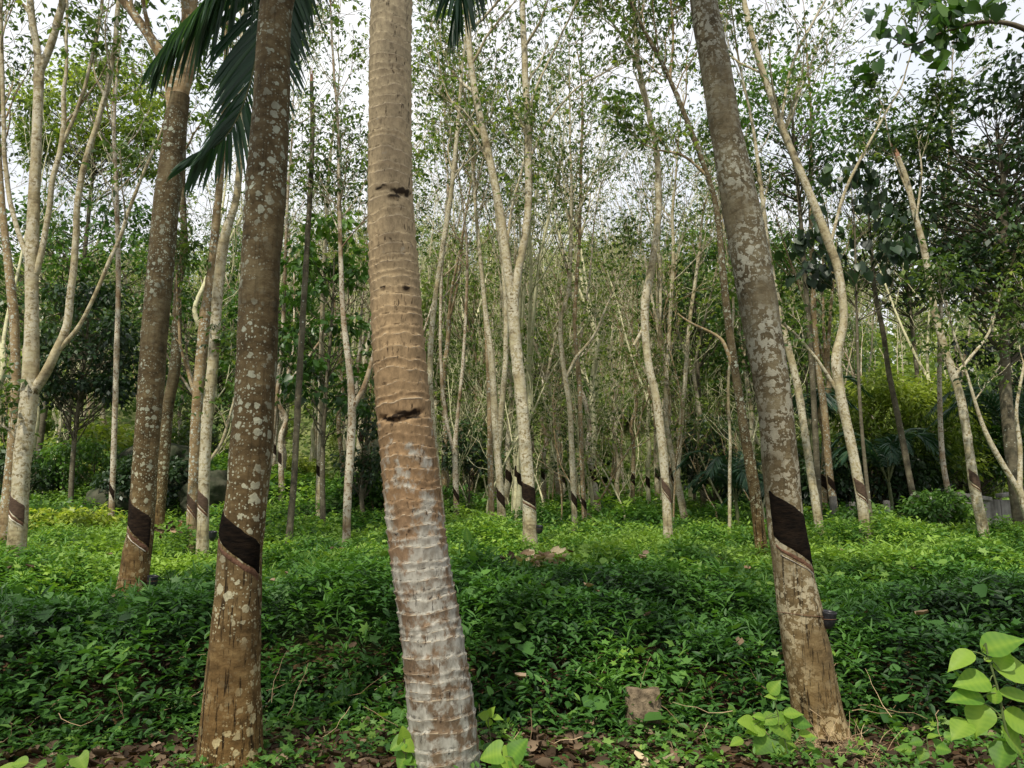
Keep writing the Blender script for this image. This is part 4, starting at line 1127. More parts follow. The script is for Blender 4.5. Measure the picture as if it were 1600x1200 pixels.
def understory():
    rs = np.random.RandomState(66)
    # thin crooked saplings that fill the space between the trunks
    protos_ = []
    for i in range(7):
        H = rs.uniform(5, 9)
        br, tips = [], []
        k = 10; p = np.array([0, 0, -0.1]); d = np.array([rs.normal(0, .12), rs.normal(0, .12), 1.0]); pts = [p]
        for _ in range(k):
            d = norm(d + rs.normal(0, 0.16, 3) + np.array([0, 0, 0.12])); pts.append(pts[-1] + d * H / k)
        s_ = smooth_path(np.array(pts), 36); r_ = np.linspace(0.034, 0.012, 36)
        for _ in range(9):
            j = rs.randint(7, 35); t = norm(s_[j] - s_[j - 1]); side = norm(np.cross(t, rdir(rs, 1)[0])); an = rs.uniform(0.35, 0.9)
            grow(rs, br, tips, s_[j], t * cos(an) + side * sin(an), H * rs.uniform(0.15, 0.42), r_[j] * 0.65, 1, 2, 0.35, 0.12, (0, 4))
        protos_.append((s_, r_, br, crown_leaves(rs, tips, 2, 0.16, 0.13, 3)))
    firsts = {}
    for i in range(120):
        v = i % 7
        y = rs.uniform(19, 44); u = rs.uniform(-0.14, 0.36) if rs.rand() < 0.72 else rs.uniform(-0.7, 0.7)
        x = u * y; loc = (x, y, float(G(x, y))); sc = rs.uniform(0.7, 1.15)
        lb = 'thin crooked sapling stem among the crowded trunks'; gp = 'thin saplings between the rubber trees'
        if v not in firsts:
            root = empty('sapling', loc, lb, 'sapling', gp)
            s_, r_, br, mbl = protos_[v]
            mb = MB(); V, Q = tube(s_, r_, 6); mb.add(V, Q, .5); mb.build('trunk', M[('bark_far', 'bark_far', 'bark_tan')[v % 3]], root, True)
            mb = MB(); branch_mesh(mb, br, 0.007); mb.build('branches', M[('bark_far', 'bark_far', 'bark_tan')[v % 3]], root, True)
            mbl.build('crown', M[('crown', 'hill', 'hill')[i % 3]], root)
            root.scale = (sc,) * 3
            firsts[v] = root
        else:
            copy_tree(firsts[v], loc, rs.uniform(0, 6.28), (sc, sc, sc * rs.uniform(0.8, 1.2)), lb, gp)
    # bushes in the back rows
    pro = []
    for i in range(4):
        x, y = ((-10.0, 27.0), (3.5, 41.0), (14, 33.0), (-9, 31))[i]
        pro.append(leafy_tree('shrub', 'loose green bush between the trunks of the back rows', x, y, 2, (0, 0, 1.1), (1.2, 1.1, 1.0), 70, 34, 0.2, ('crown_mid', 'hill', 'crown', 'crown_lime')[i], seed=700 + i, cat='shrub', r0=0.03, clump_r=0.4, group='bushes between the back rows'))
    for i in range(70):
        y = rs.uniform(26, 50); u = rs.uniform(-0.7, 0.7); sc = rs.uniform(0.6, 1.5)
        if -0.2 < u < 0.32 and y < 40: y = rs.uniform(40, 54); sc *= 0.8
        x = u * y
        copy_tree(pro[rs.choice([0, 1, 1, 1, 2, 3])], (x, y, float(G(x, y))), rs.uniform(0, 6.28), (sc, sc, sc * rs.uniform(0.7, 1.3)), 'loose green bush between the trunks of the back rows', 'bushes between the back rows')
understory()

def green_undertrees():
    rs = np.random.RandomState(67)
    pro = []
    lb = 'leafy green understorey tree among the far trunks'; gp = 'leafy understorey trees'
    spots = [(-8.2, 24.5), (0.8, 31.0), (11.5, 29.0)]
    for i, (x, y) in enumerate(spots):
        pro.append(leafy_tree('shade_tree', lb, x, y, 8, (0.2, 0, 5.6), (1.7, 1.5, 2.9), 62, 30, 0.19, ('crown_mid', 'crown', 'hill')[i], seed=800 + i, r0=0.07, clump_r=0.45, group=gp))
    for i in range(26):
        y = rs.uniform(27, 48); u = rs.uniform(-0.62, 0.62)
        sc = rs.uniform(0.7, 1.35)
        copy_tree(pro[rs.choice([0, 1, 1, 2, 2])], (u * y, y, float(G(u * y, y))), rs.uniform(0, 6.28), (sc, sc, sc * rs.uniform(0.8, 1.25)), lb, gp)
green_undertrees()

# branch with large near leaves reaching in from the right edge
def near_branch():
    rs = np.random.RandomState(5)
    d = 7.0
    root = empty('overhanging_branch', P(1640, 60, d) * 1.0, 'leafy branch with large leaves reaching in from the upper right edge', 'branch')
    base = P(1640, 60, d)
    mb = MB()
    pts = np.array([P(1660, 90, d), P(1600, 45, d), P(1540, 34, d), P(1480, 48, d), P(1425, 70, d), P(1395, 60, d)]) - base
    s = smooth_path(pts, 24); V, Q = tube(s, np.linspace(0.035, 0.006, 24), 7); mb.add(V, Q, .5)
    tips = []
    for i in range(14):
        j = rs.randint(10, 24); a = s[j]; e = a + rs.normal(0, 0.16, 3) + np.array([-0.1, 0, 0.02])
        V, Q = tube(smooth_path(np.array([a, (a + e) / 2 + rs.normal(0, .03, 3), e]), 6), np.linspace(0.006, 0.003, 6), 4); mb.add(V, Q, .5); tips.append(e)
    mb.build('branch', M['bark_dark'], root, True)
    mbl = MB(); tips = np.array(tips + [s[-1], s[-3]])
    idx = np.repeat(np.arange(len(tips)), 9)
    n = len(idx)
    put_leaves(mbl, T_HEART, tips[idx] + rs.normal(0, 0.10, (n, 3)), norm(rs.normal(0, 0.6, (n, 3)) + np.array([0, 0, -0.5])), norm(rs.normal(0, 0.6, (n, 3)) + np.array([0, -0.6, 0.5])), rs.uniform(0.09, 0.17, n), 0.85, rs.rand(n))
    mbl.build('leaves', M['crown_mid'], root)
near_branch()

# ------------------------------------------------------------------ palm fronds
def frond(mbL, mbR, pts, n, Lmax, rs, wid=0.035, hang=0.6, r0=0.02, spread=1.0, side_vec=None, start=0.1, segs=4, leaflet_tint=0.4):
    """pinnate leaf: rachis through pts, n leaflets each side, hanging under gravity"""
    s = smooth_path(np.asarray(pts, float), n)
    V, Q = tube(s, np.linspace(r0, r0 * 0.25, n), 5); mbR.add(V, Q, .5)
    t, nn, bb = frames(s)
    for sd in (-1, 1):
        for i in range(int(n * start), n):
            u = (i - n * start) / (n * (1 - start))
            L = Lmax * (0.55 + 0.9 * u * (1 - u) * 2) * (1 - 0.35 * u ** 4) * rs.uniform(0.88, 1.08)
            side = norm(np.cross(t[i], np.array([0, 0, 1.0])) * sd if side_vec is None else side_vec * sd)
            pn = norm(np.cross(t[i], side)); d = norm(side * (0.9 - 0.35 * u) * spread + t[i] * (0.55 + 0.6 * u) + rs.normal(0, 0.05, 3))
            p = [s[i]]
            for k in range(segs):
                d = norm(d + np.array([0, 0, -hang * (0.35 + 0.3 * k)]))
                p.append(p[-1] + d * L / segs)
            p = np.array(p)
            tt = norm(np.gradient(p, axis=0))
            ax = norm(np.cross(tt, pn + rs.normal(0, 0.45, 3)))
            w = wid * np.array([0.55, 1.0, 0.95, 0.65, 0.04])[:segs + 1] if segs == 4 else wid * np.linspace(1, 0.05, segs + 1)
            wv = norm(np.cross(ax, tt))
            e1 = p + ax * w[:, None] * 0.5; e2 = p - ax * w[:, None] * 0.5; md = p - wv * w[:, None] * 0.16
            VV = np.concatenate([e1, md, e2]); m = segs + 1
            k = np.arange(segs)
            QQ = np.concatenate([np.stack([k, k + 1, m + k + 1, m + k], -1), np.stack([m + k, m + k + 1, 2 * m + k + 1, 2 * m + k], -1)])
            mbL.add(VV, QQ, np.clip(rs.normal(leaflet_tint, 0.14), 0, 1))  # leaflet colour varied at random about the frond's mean tint

def coconut_palm():
    rs = np.random.RandomState(91)
    d = 4.75
    pts = [(699, 1240, 108), (692, 1150, 108), (683, 1060, 103), (670, 960, 97), (653, 850, 93), (637, 700, 88), (627, 600, 86), (617, 450, 80), (610, 300, 71), (610, 150, 67), (612, 0, 63)]
    a = np.array([np.append(P(x, y, d), w * 0.5 * PX(x, y, d)) for x, y, w in pts])
    gz = float(G(a[0, 0], a[0, 1]))
    base = np.array([a[0, 0], a[0, 1], gz])
    a = np.vstack([np.append(a[0, :3] + np.array([0.01, 0, -0.15]), a[0, 3] * 1.05), a])
    e = a[-1, :3]
    a = np.vstack([a, np.append(e + np.array([0.0, 0.05, 1.5]), 0.125), np.append(e + np.array([0.05, 0.1, 3.0]), 0.115), np.append(e + np.array([0.12, 0.1, 4.0]), 0.10)])
    a[:, :3] -= base
    rows, ns = 1000, 72
    s = smooth_path(a, rows)
    path, rad = s[:, :3], s[:, 3]
    ang = np.arange(ns) * 2 * pi / ns
    A, H = np.meshgrid(ang, path[:, 2])
    # ring boundaries at irregular heights, each tilted a little, with wavy edges
    hb = [-0.3]
    while hb[-1] < 9.5: hb.append(hb[-1] + 0.042 + 0.07 * rs.rand() ** 1.6)
    hb = np.array(hb)
    wob = 0.022 * (vn(np.stack([np.cos(A) * 0.8 + 3.3, np.sin(A) * 0.8 + 5.4, H * 4.0], -1)) - 0.5) * 2 + 0.016 * (vn(np.stack([np.cos(A) * 3.1 + 0.4, np.sin(A) * 3.1 + 7.7, H * 9], -1)) - 0.5) * 2 + 0.018 * np.sin(A - 1.2 + 0.9 * np.sin(H * 1.7)) + 0.006 * (vn(np.stack([np.cos(A) * 9 + 0.4, np.sin(A) * 9 + 7.7, H * 14], -1)) - 0.5)
    Hw = H + wob
    k = np.clip(np.searchsorted(hb, Hw.ravel()) - 1, 0, len(hb) - 2).reshape(H.shape)
    ph = (Hw - hb[k]) / (hb[k + 1] - hb[k])
    ramp_rand = rs.rand(len(hb))
    depth = 0.55 + 0.9 * ramp_rand[k]
    scar = np.zeros(H.shape)
    disp = 0.0095 * (ph ** 2.2 - 0.4) * depth + 0.0035 * (vn(np.stack([np.cos(A) * 5 + 0.37 * H, np.sin(A) * 5, H * 13], -1)) - 0.5) + 0.012 * (vn(np.stack([np.cos(A) * 1.2, np.sin(A) * 1.2, H * 2.5], -1)) - 0.5)
    # deep scars seen on the photographed trunk
    for (px, py, w, h, dp) in ((634, 312, 22, 5, 0.020), (622, 322, 12, 4, 0.015), (628, 657, 42, 4, 0.026), (645, 652, 24, 5, 0.022), (600, 306, 12, 2.5, 0.01), (604, 458, 6, 3, 0.01), (640, 462, 8, 4, 0.01)):
        q = P(px, py, d) - base; c = path[np.argmin(abs(path[:, 2] - q[2]))]; r = rad[np.argmin(abs(path[:, 2] - q[2]))]
        a0 = math.asin(max(-1, min(1, (q[0] - c[0]) / r))) ; mm = PX(px, py, d)
        da = ((A - a0 + pi) % (2 * pi) - pi) * r
        scar = np.maximum(scar, np.exp(-(da / (w * mm)) ** 4 - ((H - q[2] - h * 0.3 * mm + 0.014 * (vn(np.stack([da * 45, H * 0 + px, H * 30], -1)) - 0.5) * 2) / (h * mm)) ** 2))
        disp = disp - dp * np.exp(-(da / (w * mm)) ** 4 - ((H - q[2] + 0.02 * np.cos(da * 20)) / (h * mm)) ** 2)
    V, Q = tube(path, rad * 0.99, ns, disp)
    root = empty('coconut_palm', base, 'ringed grey-brown coconut palm trunk in the middle foreground with drooping fronds', 'palm tree')
    me = mesh_from('trunk', V, Q, M['palm_bark'], {'ring': ph.ravel(), 'rid': ramp_rand[k].ravel(), 'scar': scar.ravel()}, True)
    link('trunk', me, root)
    top = path[-1]
    cen = top + np.array([0, 0, 0.1])
    # visible drooping fronds
    vis = [
        [P(600, -560, 5.0), P(500, -260, 5.7), P(418, -60, 6.0), P(398, 100, 6.0), P(362, 200, 6.0), P(306, 250, 6.0)],
        [P(590, -600, 4.9), P(480, -300, 5.5), P(400, -110, 5.7), P(350, -25, 5.7), P(300, 35, 5.7), P(246, 98, 5.7)],
        [P(640, -560, 5.0), P(700, -330, 5.6), P(722, -160, 5.9), P(718, -50, 6.0), P(712, 30, 6.0)],
        [P(580, -560, 4.9), P(500, -300, 5.6), P(462, -150, 6.2), P(452, -40, 6.3), P(446, 60, 6.3)],
    ]
    for i, v in enumerate(vis):
        mL, mR = MB(), MB()
        pts_ = [cen] + [q - base for q in v]
        f_side = np.array([0.9, 0.45, 0.15]) if i in (0,) else None
        frond(mL, mR, pts_, 150, (0.92, 1.0, 0.95, 0.95)[i], rs, wid=0.038, hang=(0.13, 0.5, 0.25, 0.4)[i], r0=0.024, side_vec=f_side, start=0.18, spread=(1.0, 0.8, 0.75, 0.7)[i], leaflet_tint=(0.45, 0.7, 0.4, 0.3)[i])
        fr = mL.build('frond', M['palm_leaf'], root); mR.build('rachis', M['rachis'], fr, True)
    # the rest of the crown, above and behind the view
    for i in range(11):
        az = radians(200 + i * 15.5) if i < 9 else radians(-20 + i * 5)
        dirv = np.array([cos(az), sin(az), 0]); L = rs.uniform(3.0, 3.8); lift = rs.uniform(0.2, 1.4)
        pts_ = [cen, cen + dirv * L * 0.3 + np.array([0, 0, 0.5 + lift * 0.5]), cen + dirv * L * 0.65 + np.array([0, 0, 0.5 + lift * 0.5]), cen + dirv * L * 0.95 + np.array([0, 0, -0.3 + lift * 0.3]), cen + dirv * L * 1.05 + np.array([0, 0, -1.1 + lift * 0.3])]
        mL, mR = MB(), MB()
        frond(mL, mR, pts_, 60, 0.75, rs, wid=0.05, hang=0.4, r0=0.024, start=0.15, segs=3)
        fr = mL.build('frond', M['palm_leaf'], root); mR.build('rachis', M['rachis'], fr, True)
coconut_palm()

def areca(name, label, px, d, H, nf, L, seed, mat='palm_leaf', arch=1.0, leaflet=0.5, stem=True, fan=None):
    rs = np.random.RandomState(seed)
    x, y = at(px, d); z = float(G(x, y))
    root = empty(name, (x, y, z), label, 'palm plant', 'young palms under the right-hand trees')
    if stem:
        mb = MB(); s = smooth_path(np.array([[0, 0, -0.1, 0.06], [0.03, 0, H * 0.5, 0.05], [0, 0, H, 0.04]]), 20)
        V, Q = tube(s[:, :3], s[:, 3] * (1 + 0.1 * np.sin(s[:, 2] * 50)), 10); mb.add(V, Q, .5); mb.build('trunk', M['rachis'], root, True)
    for i in range(nf):
        az = i * 2.4 + rs.normal(0, 0.2); u = rs.uniform(0.2, 1.0)
        dv = np.array([cos(az), sin(az) * 0.8, 0]); l = L * rs.uniform(0.75, 1.1)
        c = np.array([0, 0, H * (1 if stem else 0.1)])
        pts_ = [c, c + dv * l * 0.25 + np.array([0, 0, l * (0.3 + 0.4 * u)]), c + dv * l * 0.6 + np.array([0, 0, l * (0.35 + 0.55 * u) * arch]), c + dv * l * 0.95 + np.array([0, 0, l * (0.1 + 0.5 * u) * arch])]
        mL, mR = MB(), MB()
        frond(mL, mR, pts_, 30, leaflet, rs, wid=0.07, hang=0.25, r0=0.018, start=0.2, segs=3, leaflet_tint=0.45)
        fr = mL.build('frond', M[mat], root); mR.build('rachis', M['rachis'], fr, True)
areca('young_palm', 'young palm with drooping fronds left of the leaning front tree', 1140, 19, 0.8, 12, 1.5, 501)
areca('young_palm', 'dark palm with broad upright fronds behind the pale straight trunk', 1262, 21, 2.6, 9, 1.7, 502)
areca('young_palm', 'dark young palm fanning out behind the crooked pale tree', 1375, 19.5, 1.2, 12, 1.7, 503)
areca('young_palm', 'large dark palm drooping over the concrete wall at the right edge', 1575, 18.5, 2.2, 15, 2.2, 504)
areca('young_palm', 'pale short palm beside the thin sapling', 1175, 23, 0.3, 9, 1.5, 505, stem=False)

# ------------------------------------------------------------------ boulders, wall, posts, stone
def boulder(label, px, d, r, seed, squash=(1.2, 0.9, 0.75), sink=0.25):
    import bmesh
    rs = np.random.RandomState(seed)
    bm = bmesh.new(); bmesh.ops.create_icosphere(bm, subdivisions=5, radius=1.0)
    me = bpy.data.meshes.new('boulder'); bm.to_mesh(me); bm.free()
    n_ = len(me.vertices); co = np.empty(n_ * 3, np.float32); me.vertices.foreach_get('co', co); v = co.reshape(-1, 3).astype(float)
    k = 1 + 0.5 * (vn(v * 1.1 + seed) - 0.5) + 0.22 * (vn(v * 3 + seed) - 0.5) + 0.08 * (vn(v * 9 + seed) - 0.5)
    v = v * k[:, None] * np.array(squash) * r
    me.vertices.foreach_set('co', v.astype(np.float32).ravel())
    me.polygons.foreach_set('use_smooth', np.ones(len(me.polygons), bool)); me.materials.append(M['rock']); me.update()
    o = link('boulder', me); x, y = at(px, d)
    o.location = (x, y, float(G(x, y)) + r * squash[2] * (1 - 2 * sink)); o.rotation_euler = (0, 0, rs.uniform(0, 6))
    tag(o, label, 'boulder', 'boulders on the left mound')
boulder('grey mossy boulder behind the reddish brown trunk', 195, 19.0, 0.6, 3, sink=0.35)
boulder('large shaded boulder left of the close pair of slim trunks', 262, 20.5, 1.0, 4, (1.4, 0.9, 0.9))
boulder('flat grey boulder right of the close pair of slim trunks', 350, 19.5, 0.8, 5, (1.4, 0.9, 0.8))
boulder('pale boulder beyond the shaded rubber tree left of the palm', 590, 23.5, 0.9, 8, (1.3, 0.9, 1.0))

def box(mb, c, s, rot=0.0, jit=0.0, rs=None):
    c = np.array(c, float); s = np.array(s, float) / 2
    v = np.array([(x, y, z) for x in (-1, 1) for y in (-1, 1) for z in (-1, 1)], float) * s
    if rs is not None: v += rs.normal(0, jit, v.shape)
    R = np.array([[cos(rot), -sin(rot), 0], [sin(rot), cos(rot), 0], [0, 0, 1]])
    mb.add(v @ R.T + c, [(0, 1, 3, 2), (4, 6, 7, 5), (0, 4, 5, 1), (2, 3, 7, 6), (0, 2, 6, 4), (1, 5, 7, 3)], 0.5)

def bevel(o, w, seg=2):
    m = o.modifiers.new('bevel', 'BEVEL'); m.width = w; m.segments = seg

def concrete():
    rs = np.random.RandomState(9)
    d = 16.8
    x0, _ = at(1462, d); x1, _ = at(1660, d)
    z0 = float(G((x0 + x1) / 2, d)); topz = P(1500, 772, d)[2]
    root = empty('concrete_wall', ((x0 + x1) / 2, d, z0), 'low grey stained concrete wall with sloping coping at the right edge', 'wall')
    n_ = 5; w = (x1 - x0) / n_
    H = topz - z0
    mbp = MB()
    for i in range(n_):
        mb = MB(); cx = x0 + (i + 0.5) * w - (x0 + x1) / 2
        box(mb, (cx, 0.02 * (i % 2), (H - 0.1) / 2 - 0.1), (w * 0.985, 0.10, H - 0.05 + 0.1), 0.02 * rs.randn(), 0.004, rs)
        o = mb.build('slab', M['concrete'], root); bevel(o, 0.012)
    # pitched coping stones
    for i, (a, b, za, zb) in enumerate(((0.0, 0.32, 0.04, -0.10), (0.40, 0.66, -0.02, 0.10), (0.66, 0.98, 0.10, -0.04))):
        mb = MB(); xa = (a - 0.5) * (x1 - x0); xb = (b - 0.5) * (x1 - x0)
        pv = []
        for (xx, zz) in ((xa, H + za), (xb, H + zb)):
            for yy in (-0.13, 0.13):
                for hh in (-0.06, 0.03): pv.append((xx, yy, zz + hh))
        mb.add(np.array(pv), [(0, 1, 3, 2), (4, 6, 7, 5), (0, 4, 5, 1), (2, 3, 7, 6), (0, 2, 6, 4), (1, 5, 7, 3)], .5)
        o = mb.build('coping', M['concrete'], root); bevel(o, 0.012)
    for i, (px, top, d, lb) in enumerate(((1412, 772, 16.5, 'tallest grey concrete post, left of the wall'), (1368, 782, 18, 'second concrete post from the wall, half hidden in the bush'), (1318, 784, 18.2, 'third concrete post from the wall, beside the crooked trunk'),
                                      (1289, 775, 18.4, 'dull concrete post just left of the slim brown trunk'), (1262, 790, 18.8, 'short concrete post behind the pale straight trunk'))):
        x, y = at(px, d); z = float(G(x, y)); h = P(px, top, d)[2] - z
        import bmesh
        mb = MB(); box(mb, (0, 0, h / 2 - 0.1), (0.13, 0.13, h + 0.2), 0, 0.004, rs)
        o = mb.build('concrete_post', M['concrete']); bevel(o, 0.02, 3); o.location = (x, y, z); o.rotation_euler = (rs.normal(0, .03), rs.normal(0, .04), rs.uniform(0, 1))
        tag(o, lb, 'post', 'old concrete posts')
    # laterite block in front
    p = P(1010, 1150, 5.55)
    import bmesh
    bm = bmesh.new(); bmesh.ops.create_cube(bm, size=1.0); bmesh.ops.subdivide_edges(bm, edges=bm.edges[:], cuts=10, use_grid_fill=True)
    me = bpy.data.meshes.new('stone_block'); bm.to_mesh(me); bm.free()
    n__ = len(me.vertices); co = np.empty(n__ * 3, np.float32); me.vertices.foreach_get('co', co); v = co.reshape(-1, 3).astype(float)
    rr = np.linalg.norm(v, axis=1, keepdims=True)
    v = v * (1 - 0.30 * np.clip(rr - 0.60, 0, 1)) * np.array([0.23, 0.15, 0.40])
    v += (vn(v * 34)[:, None] - 0.5) * 0.016 * norm(v) + (vn(v * 8)[:, None] - 0.5) * 0.035 * norm(v)
    me.vertices.foreach_set('co', v.astype(np.float32).ravel()); me.polygons.foreach_set('use_smooth', np.ones(len(me.polygons), bool)); me.materials.append(M['laterite']); me.update()
    o = link('stone_block', me); o.location = (p[0], p[1] + 0.1, float(G(p[0], p[1] + .1)) + 0.085); o.rotation_euler = (-0.25, 0.05, 0.12)
    tag(o, 'weathered brown stone block leaning in the bank at the bottom', 'stone')
concrete()

# ------------------------------------------------------------------ collecting cups
def cup(label, px, py, d, r, path=None, rad=None, base=None, wire_py=None):
    p = P(px, py, d)
    root = empty('collecting_cup', p, label, 'cup', 'black latex cups on the trunks')
    prof = [(0.001, -0.50), (0.45, -0.46), (0.80, -0.25), (0.97, 0.05), (1.0, 0.45), (1.04, 0.52), (1.0, 0.55), (0.93, 0.45), (0.88, 0.05), (0.7, -0.2), (0.3, -0.36), (0.001, -0.38)]
    k = 28; V = []
    for (a, h) in prof:
        for j in range(k):
            t = 2 * pi * j / k; V.append((a * r * cos(t), a * r * sin(t), h * r * 2.3))
    m = len(prof)
    Q = [(i * k + j, i * k + (j + 1) % k, (i + 1) * k + (j + 1) % k, (i + 1) * k + j) for i in range(m - 1) for j in range(k)]
    mb = MB(); mb.add(np.array(V), Q, .5); b = mb.build('bowl', M['rubber'], root, True)
    b.rotation_euler = (0.12, 0.1, 0)
    if wire_py is not None:
        q = P(px, wire_py, d)[2] - base[2]
        j = np.argmin(abs(path[:, 2] - q)); c = path[j] + base; rr = rad[j] + 0.013
        a = np.linspace(0, 2 * pi, 49)
        ring = np.stack([c[0] + rr * np.cos(a), c[1] + rr * np.sin(a), c[2] + 0.02 * np.cos(a * 1 + 2.5) + 0 * a], -1) - p
        mb = MB(); V, Q = tube(ring, np.full(49, 0.0022), 5); mb.add(V, Q, .5); mb.build('wire_ring', M['wire'], root, True)
        # holder loop that carries the bowl
        ring2 = np.stack([r * 1.03 * np.cos(a), r * 1.03 * np.sin(a), 0.3 * r + 0 * a], -1)
        mb = MB(); V, Q = tube(ring2, np.full(49, 0.0025), 5); mb.add(V, Q, .5)
        att = np.array([c[0] + rr, c[1], c[2]]) - p
        V, Q = tube(np.array([att, (att + np.array([-r, 0, 0.3 * r])) / 2, np.array([-r * 1.02, 0, 0.3 * r])]), np.full(3, 0.0025), 5); mb.add(V, Q, .5)
        mb.build('wire_holder', M['wire'], root, True)
cup('black latex cup wired to the right side of the leaning front tree', 1294, 970, 5.42, 0.052, C_path, C_rad, C_base, 962)
cup('black latex cup at the foot of the forked reddish brown tree', 238, 910, 8.15, 0.055, D_path, D_rad, D_base, 905)
cup('black cup beside the close pair of slim trunks', 332, 838, 11.3, 0.06)
cup('black cup on the right side of the central V-shaped tree', 843, 828, 12.95, 0.06, K_path, K_rad, K_base, 822)

# ------------------------------------------------------------------ seedlings, dead leaves, straw
def leaf_pile(name, label, px, py, d, n, w, mat, seed, hgt=0.12, size=(0.1, 0.2)):
    rs = np.random.RandomState(seed)
    p = P(px, py, d)
    mb = MB()
    pos = rs.normal(0, 1, (n, 3)) * np.array([w * 0.45, w * 0.3, hgt * 0.4])
    put_leaves(mb, T_CURL, pos, rdir(rs, n, -0.3, 0.5), norm(np.array([0, -0.5, 0.6]) + rs.normal(0, 0.6, (n, 3))), rs.uniform(size[0], size[1], n), rs.uniform(0.5, 0.9, n), rs.rand(n))
    o = mb.build(name, M[mat]); o.location = p + np.array([0, -0.12, 0.07 if hgt > 0.05 else 0.0])
    if hgt < 0.05: o.name = 'dry_leaf_scatter'; o['kind'] = 'stuff'; o['label'] = label
    else: tag(o, label, 'dead leaves')
leaf_pile('dead_leaf_heap', 'heap of pale curled dead leaves on the creepers at the centre', 842, 882, 9.3, 30, 0.32, 'deadpile', 71, 0.14, (0.08, 0.16))
leaf_pile('dead_leaf_heap', 'small reddish brown dead leaf heap left of the pale curled one', 812, 882, 9.4, 7, 0.2, 'litter', 72, 0.1, (0.07, 0.13))
leaf_pile('dead_leaf_heap', 'brown dead leaf heap between the forked reddish tree and slim pair', 266, 834, 11.5, 14, 0.35, 'litter', 73, 0.1, (0.07, 0.13))
leaf_pile('dead_leaf_heap', 'pale dry leaves scattered on the soil below the stone block', 1020, 1188, 5.0, 22, 0.40, 'deadpile', 74, 0.03, (0.05, 0.12))

def straw():
    rs = np.random.RandomState(4); mb = MB()
    c = P(1295, 1165, 5.2)
    for i in range(650):
        p0 = c + np.array([rs.normal(0, 0.16), rs.normal(-0.08, 0.12), 0]); p0[2] = float(G(p0[0], p0[1]))
        d = norm(rs.normal(0, 1, 3) * np.array([1, 1, 0.3]) + np.array([0, -0.1, 0.5])); L = rs.uniform(0.08, 0.26)
        pts = [p0]
        for k in range(4):
            d = norm(d + np.array([0, 0, -0.25]) + rs.normal(0, 0.12, 3)); pts.append(pts[-1] + d * L / 4)
        V, Q = tube(np.array(pts), np.linspace(0.0028, 0.0012, 5), 3); mb.add(V, Q, rs.rand())
    o = mb.build('dry_grass', M['straw']); o['kind'] = 'stuff'; o['label'] = 'dry straw-coloured grass at the foot of the leaning front tree'
straw()

# finer leaf for close plants: 3 columns x 7 rows, curved
def fine_leaf(kind):
    n_ = 15
    prof = {'ovate': lambda t: 0.46 * (np.sin(pi * t ** 0.75)) ** 0.9 * (1 - t) ** 0.3, 'heart': lambda t: 0.55 * np.sqrt(np.clip(1 - t, 0, 1)) * (0.75 + 0.5 * np.sin(pi * t ** 0.6)),
            'long': lambda t: 0.30 * (np.sin(pi * t ** 0.7)) ** 0.9 * (1 - t) ** 0.2}[kind]
    t = np.linspace(0, 1, n_); w = prof(np.clip(t, 0.0, 0.995)); w[-1] = 0.005
    if kind != 'heart': w[0] = 0.01
    V = []
    for i in range(n_):
        z = -0.20 * t[i] ** 2 + 0.06 * t[i]
        for u in (-1, -0.5, 0, 0.5, 1):
            yy = t[i] - (0.16 * abs(u) ** 1.5 * (1 - t[i]) ** 3 if kind == 'heart' else 0)
            V.append((u * w[i], yy, z + 0.20 * abs(u) * w[i] + 0.010 * sin(9 * t[i] + 2 * u) + 0.006 * (i % 2) * abs(u)))
    Q = [(i * 5 + j, i * 5 + j + 1, (i + 1) * 5 + j + 1, (i + 1) * 5 + j) for i in range(n_ - 1) for j in range(4)]
    return np.array(V, float), np.array(Q)
FL = {k: fine_leaf(k) for k in ('ovate', 'heart', 'long')}

def seedling(name, label, stem_px, d, leaves, k=1.0, *, group='seedlings in the foreground', tint=0.5, seed=1, r=0.006):
    """stem_px: traced stem; leaves: (px, py, size m, azimuth deg in picture plane, kind) with petioles to the nearest stem point"""
    rs = np.random.RandomState(seed)
    pts = np.array([P(x, y, d) for x, y in stem_px])
    base = pts[0].copy(); gz = float(G(base[0], base[1])); base[2] = gz
    pts = np.vstack([[pts[0][0], pts[0][1], gz - 0.03], pts]) - base
    root = empty(name, base, label, 'seedling', group)
    s = smooth_path(pts, 24)
    mbS = MB(); V, Q = tube(s, np.linspace(r, r * 0.45, 24), 7); mbS.add(V, Q, 0.4)
    for (px, py, size, az, kind) in leaves:
        size = size * k
        q = P(px, py, d) - base; j = np.argmin(np.linalg.norm(s - q, axis=1))
        a = radians(az); dep = rs.uniform(-0.35, -0.05) if rs.rand() < 0.7 else rs.uniform(0.0, 0.3)
        ax = norm(np.array([cos(a), dep, sin(a) * 0.75]))
        st = q - ax * size * 0.5
        V, Q = tube(smooth_path(np.array([s[j], (s[j] + st) / 2 + np.array([0, 0, 0.01]), st]), 6), np.full(6, r * 0.3), 4); mbS.add(V, Q, 0.8)
        up = norm(np.array([0, -0.55, 0.85]) + rs.normal(0, 0.18, 3))
        mb = MB(); put_leaves(mb, FL[kind], st[None], ax[None], up[None], size, 1.0, np.clip(tint + rs.normal(0, 0.2), 0, 1))
        q5 = np.arange(75); mb.A[0] = np.clip(mb.A[0] + 0.30 * (q5 % 5 == 2) + 0.13 * ((q5 // 5) % 2) - 0.09, 0, 1)
        mb.build('leaf', M['seedling'], root, True)
    mbS.build('stem', M['stem'], root, True)

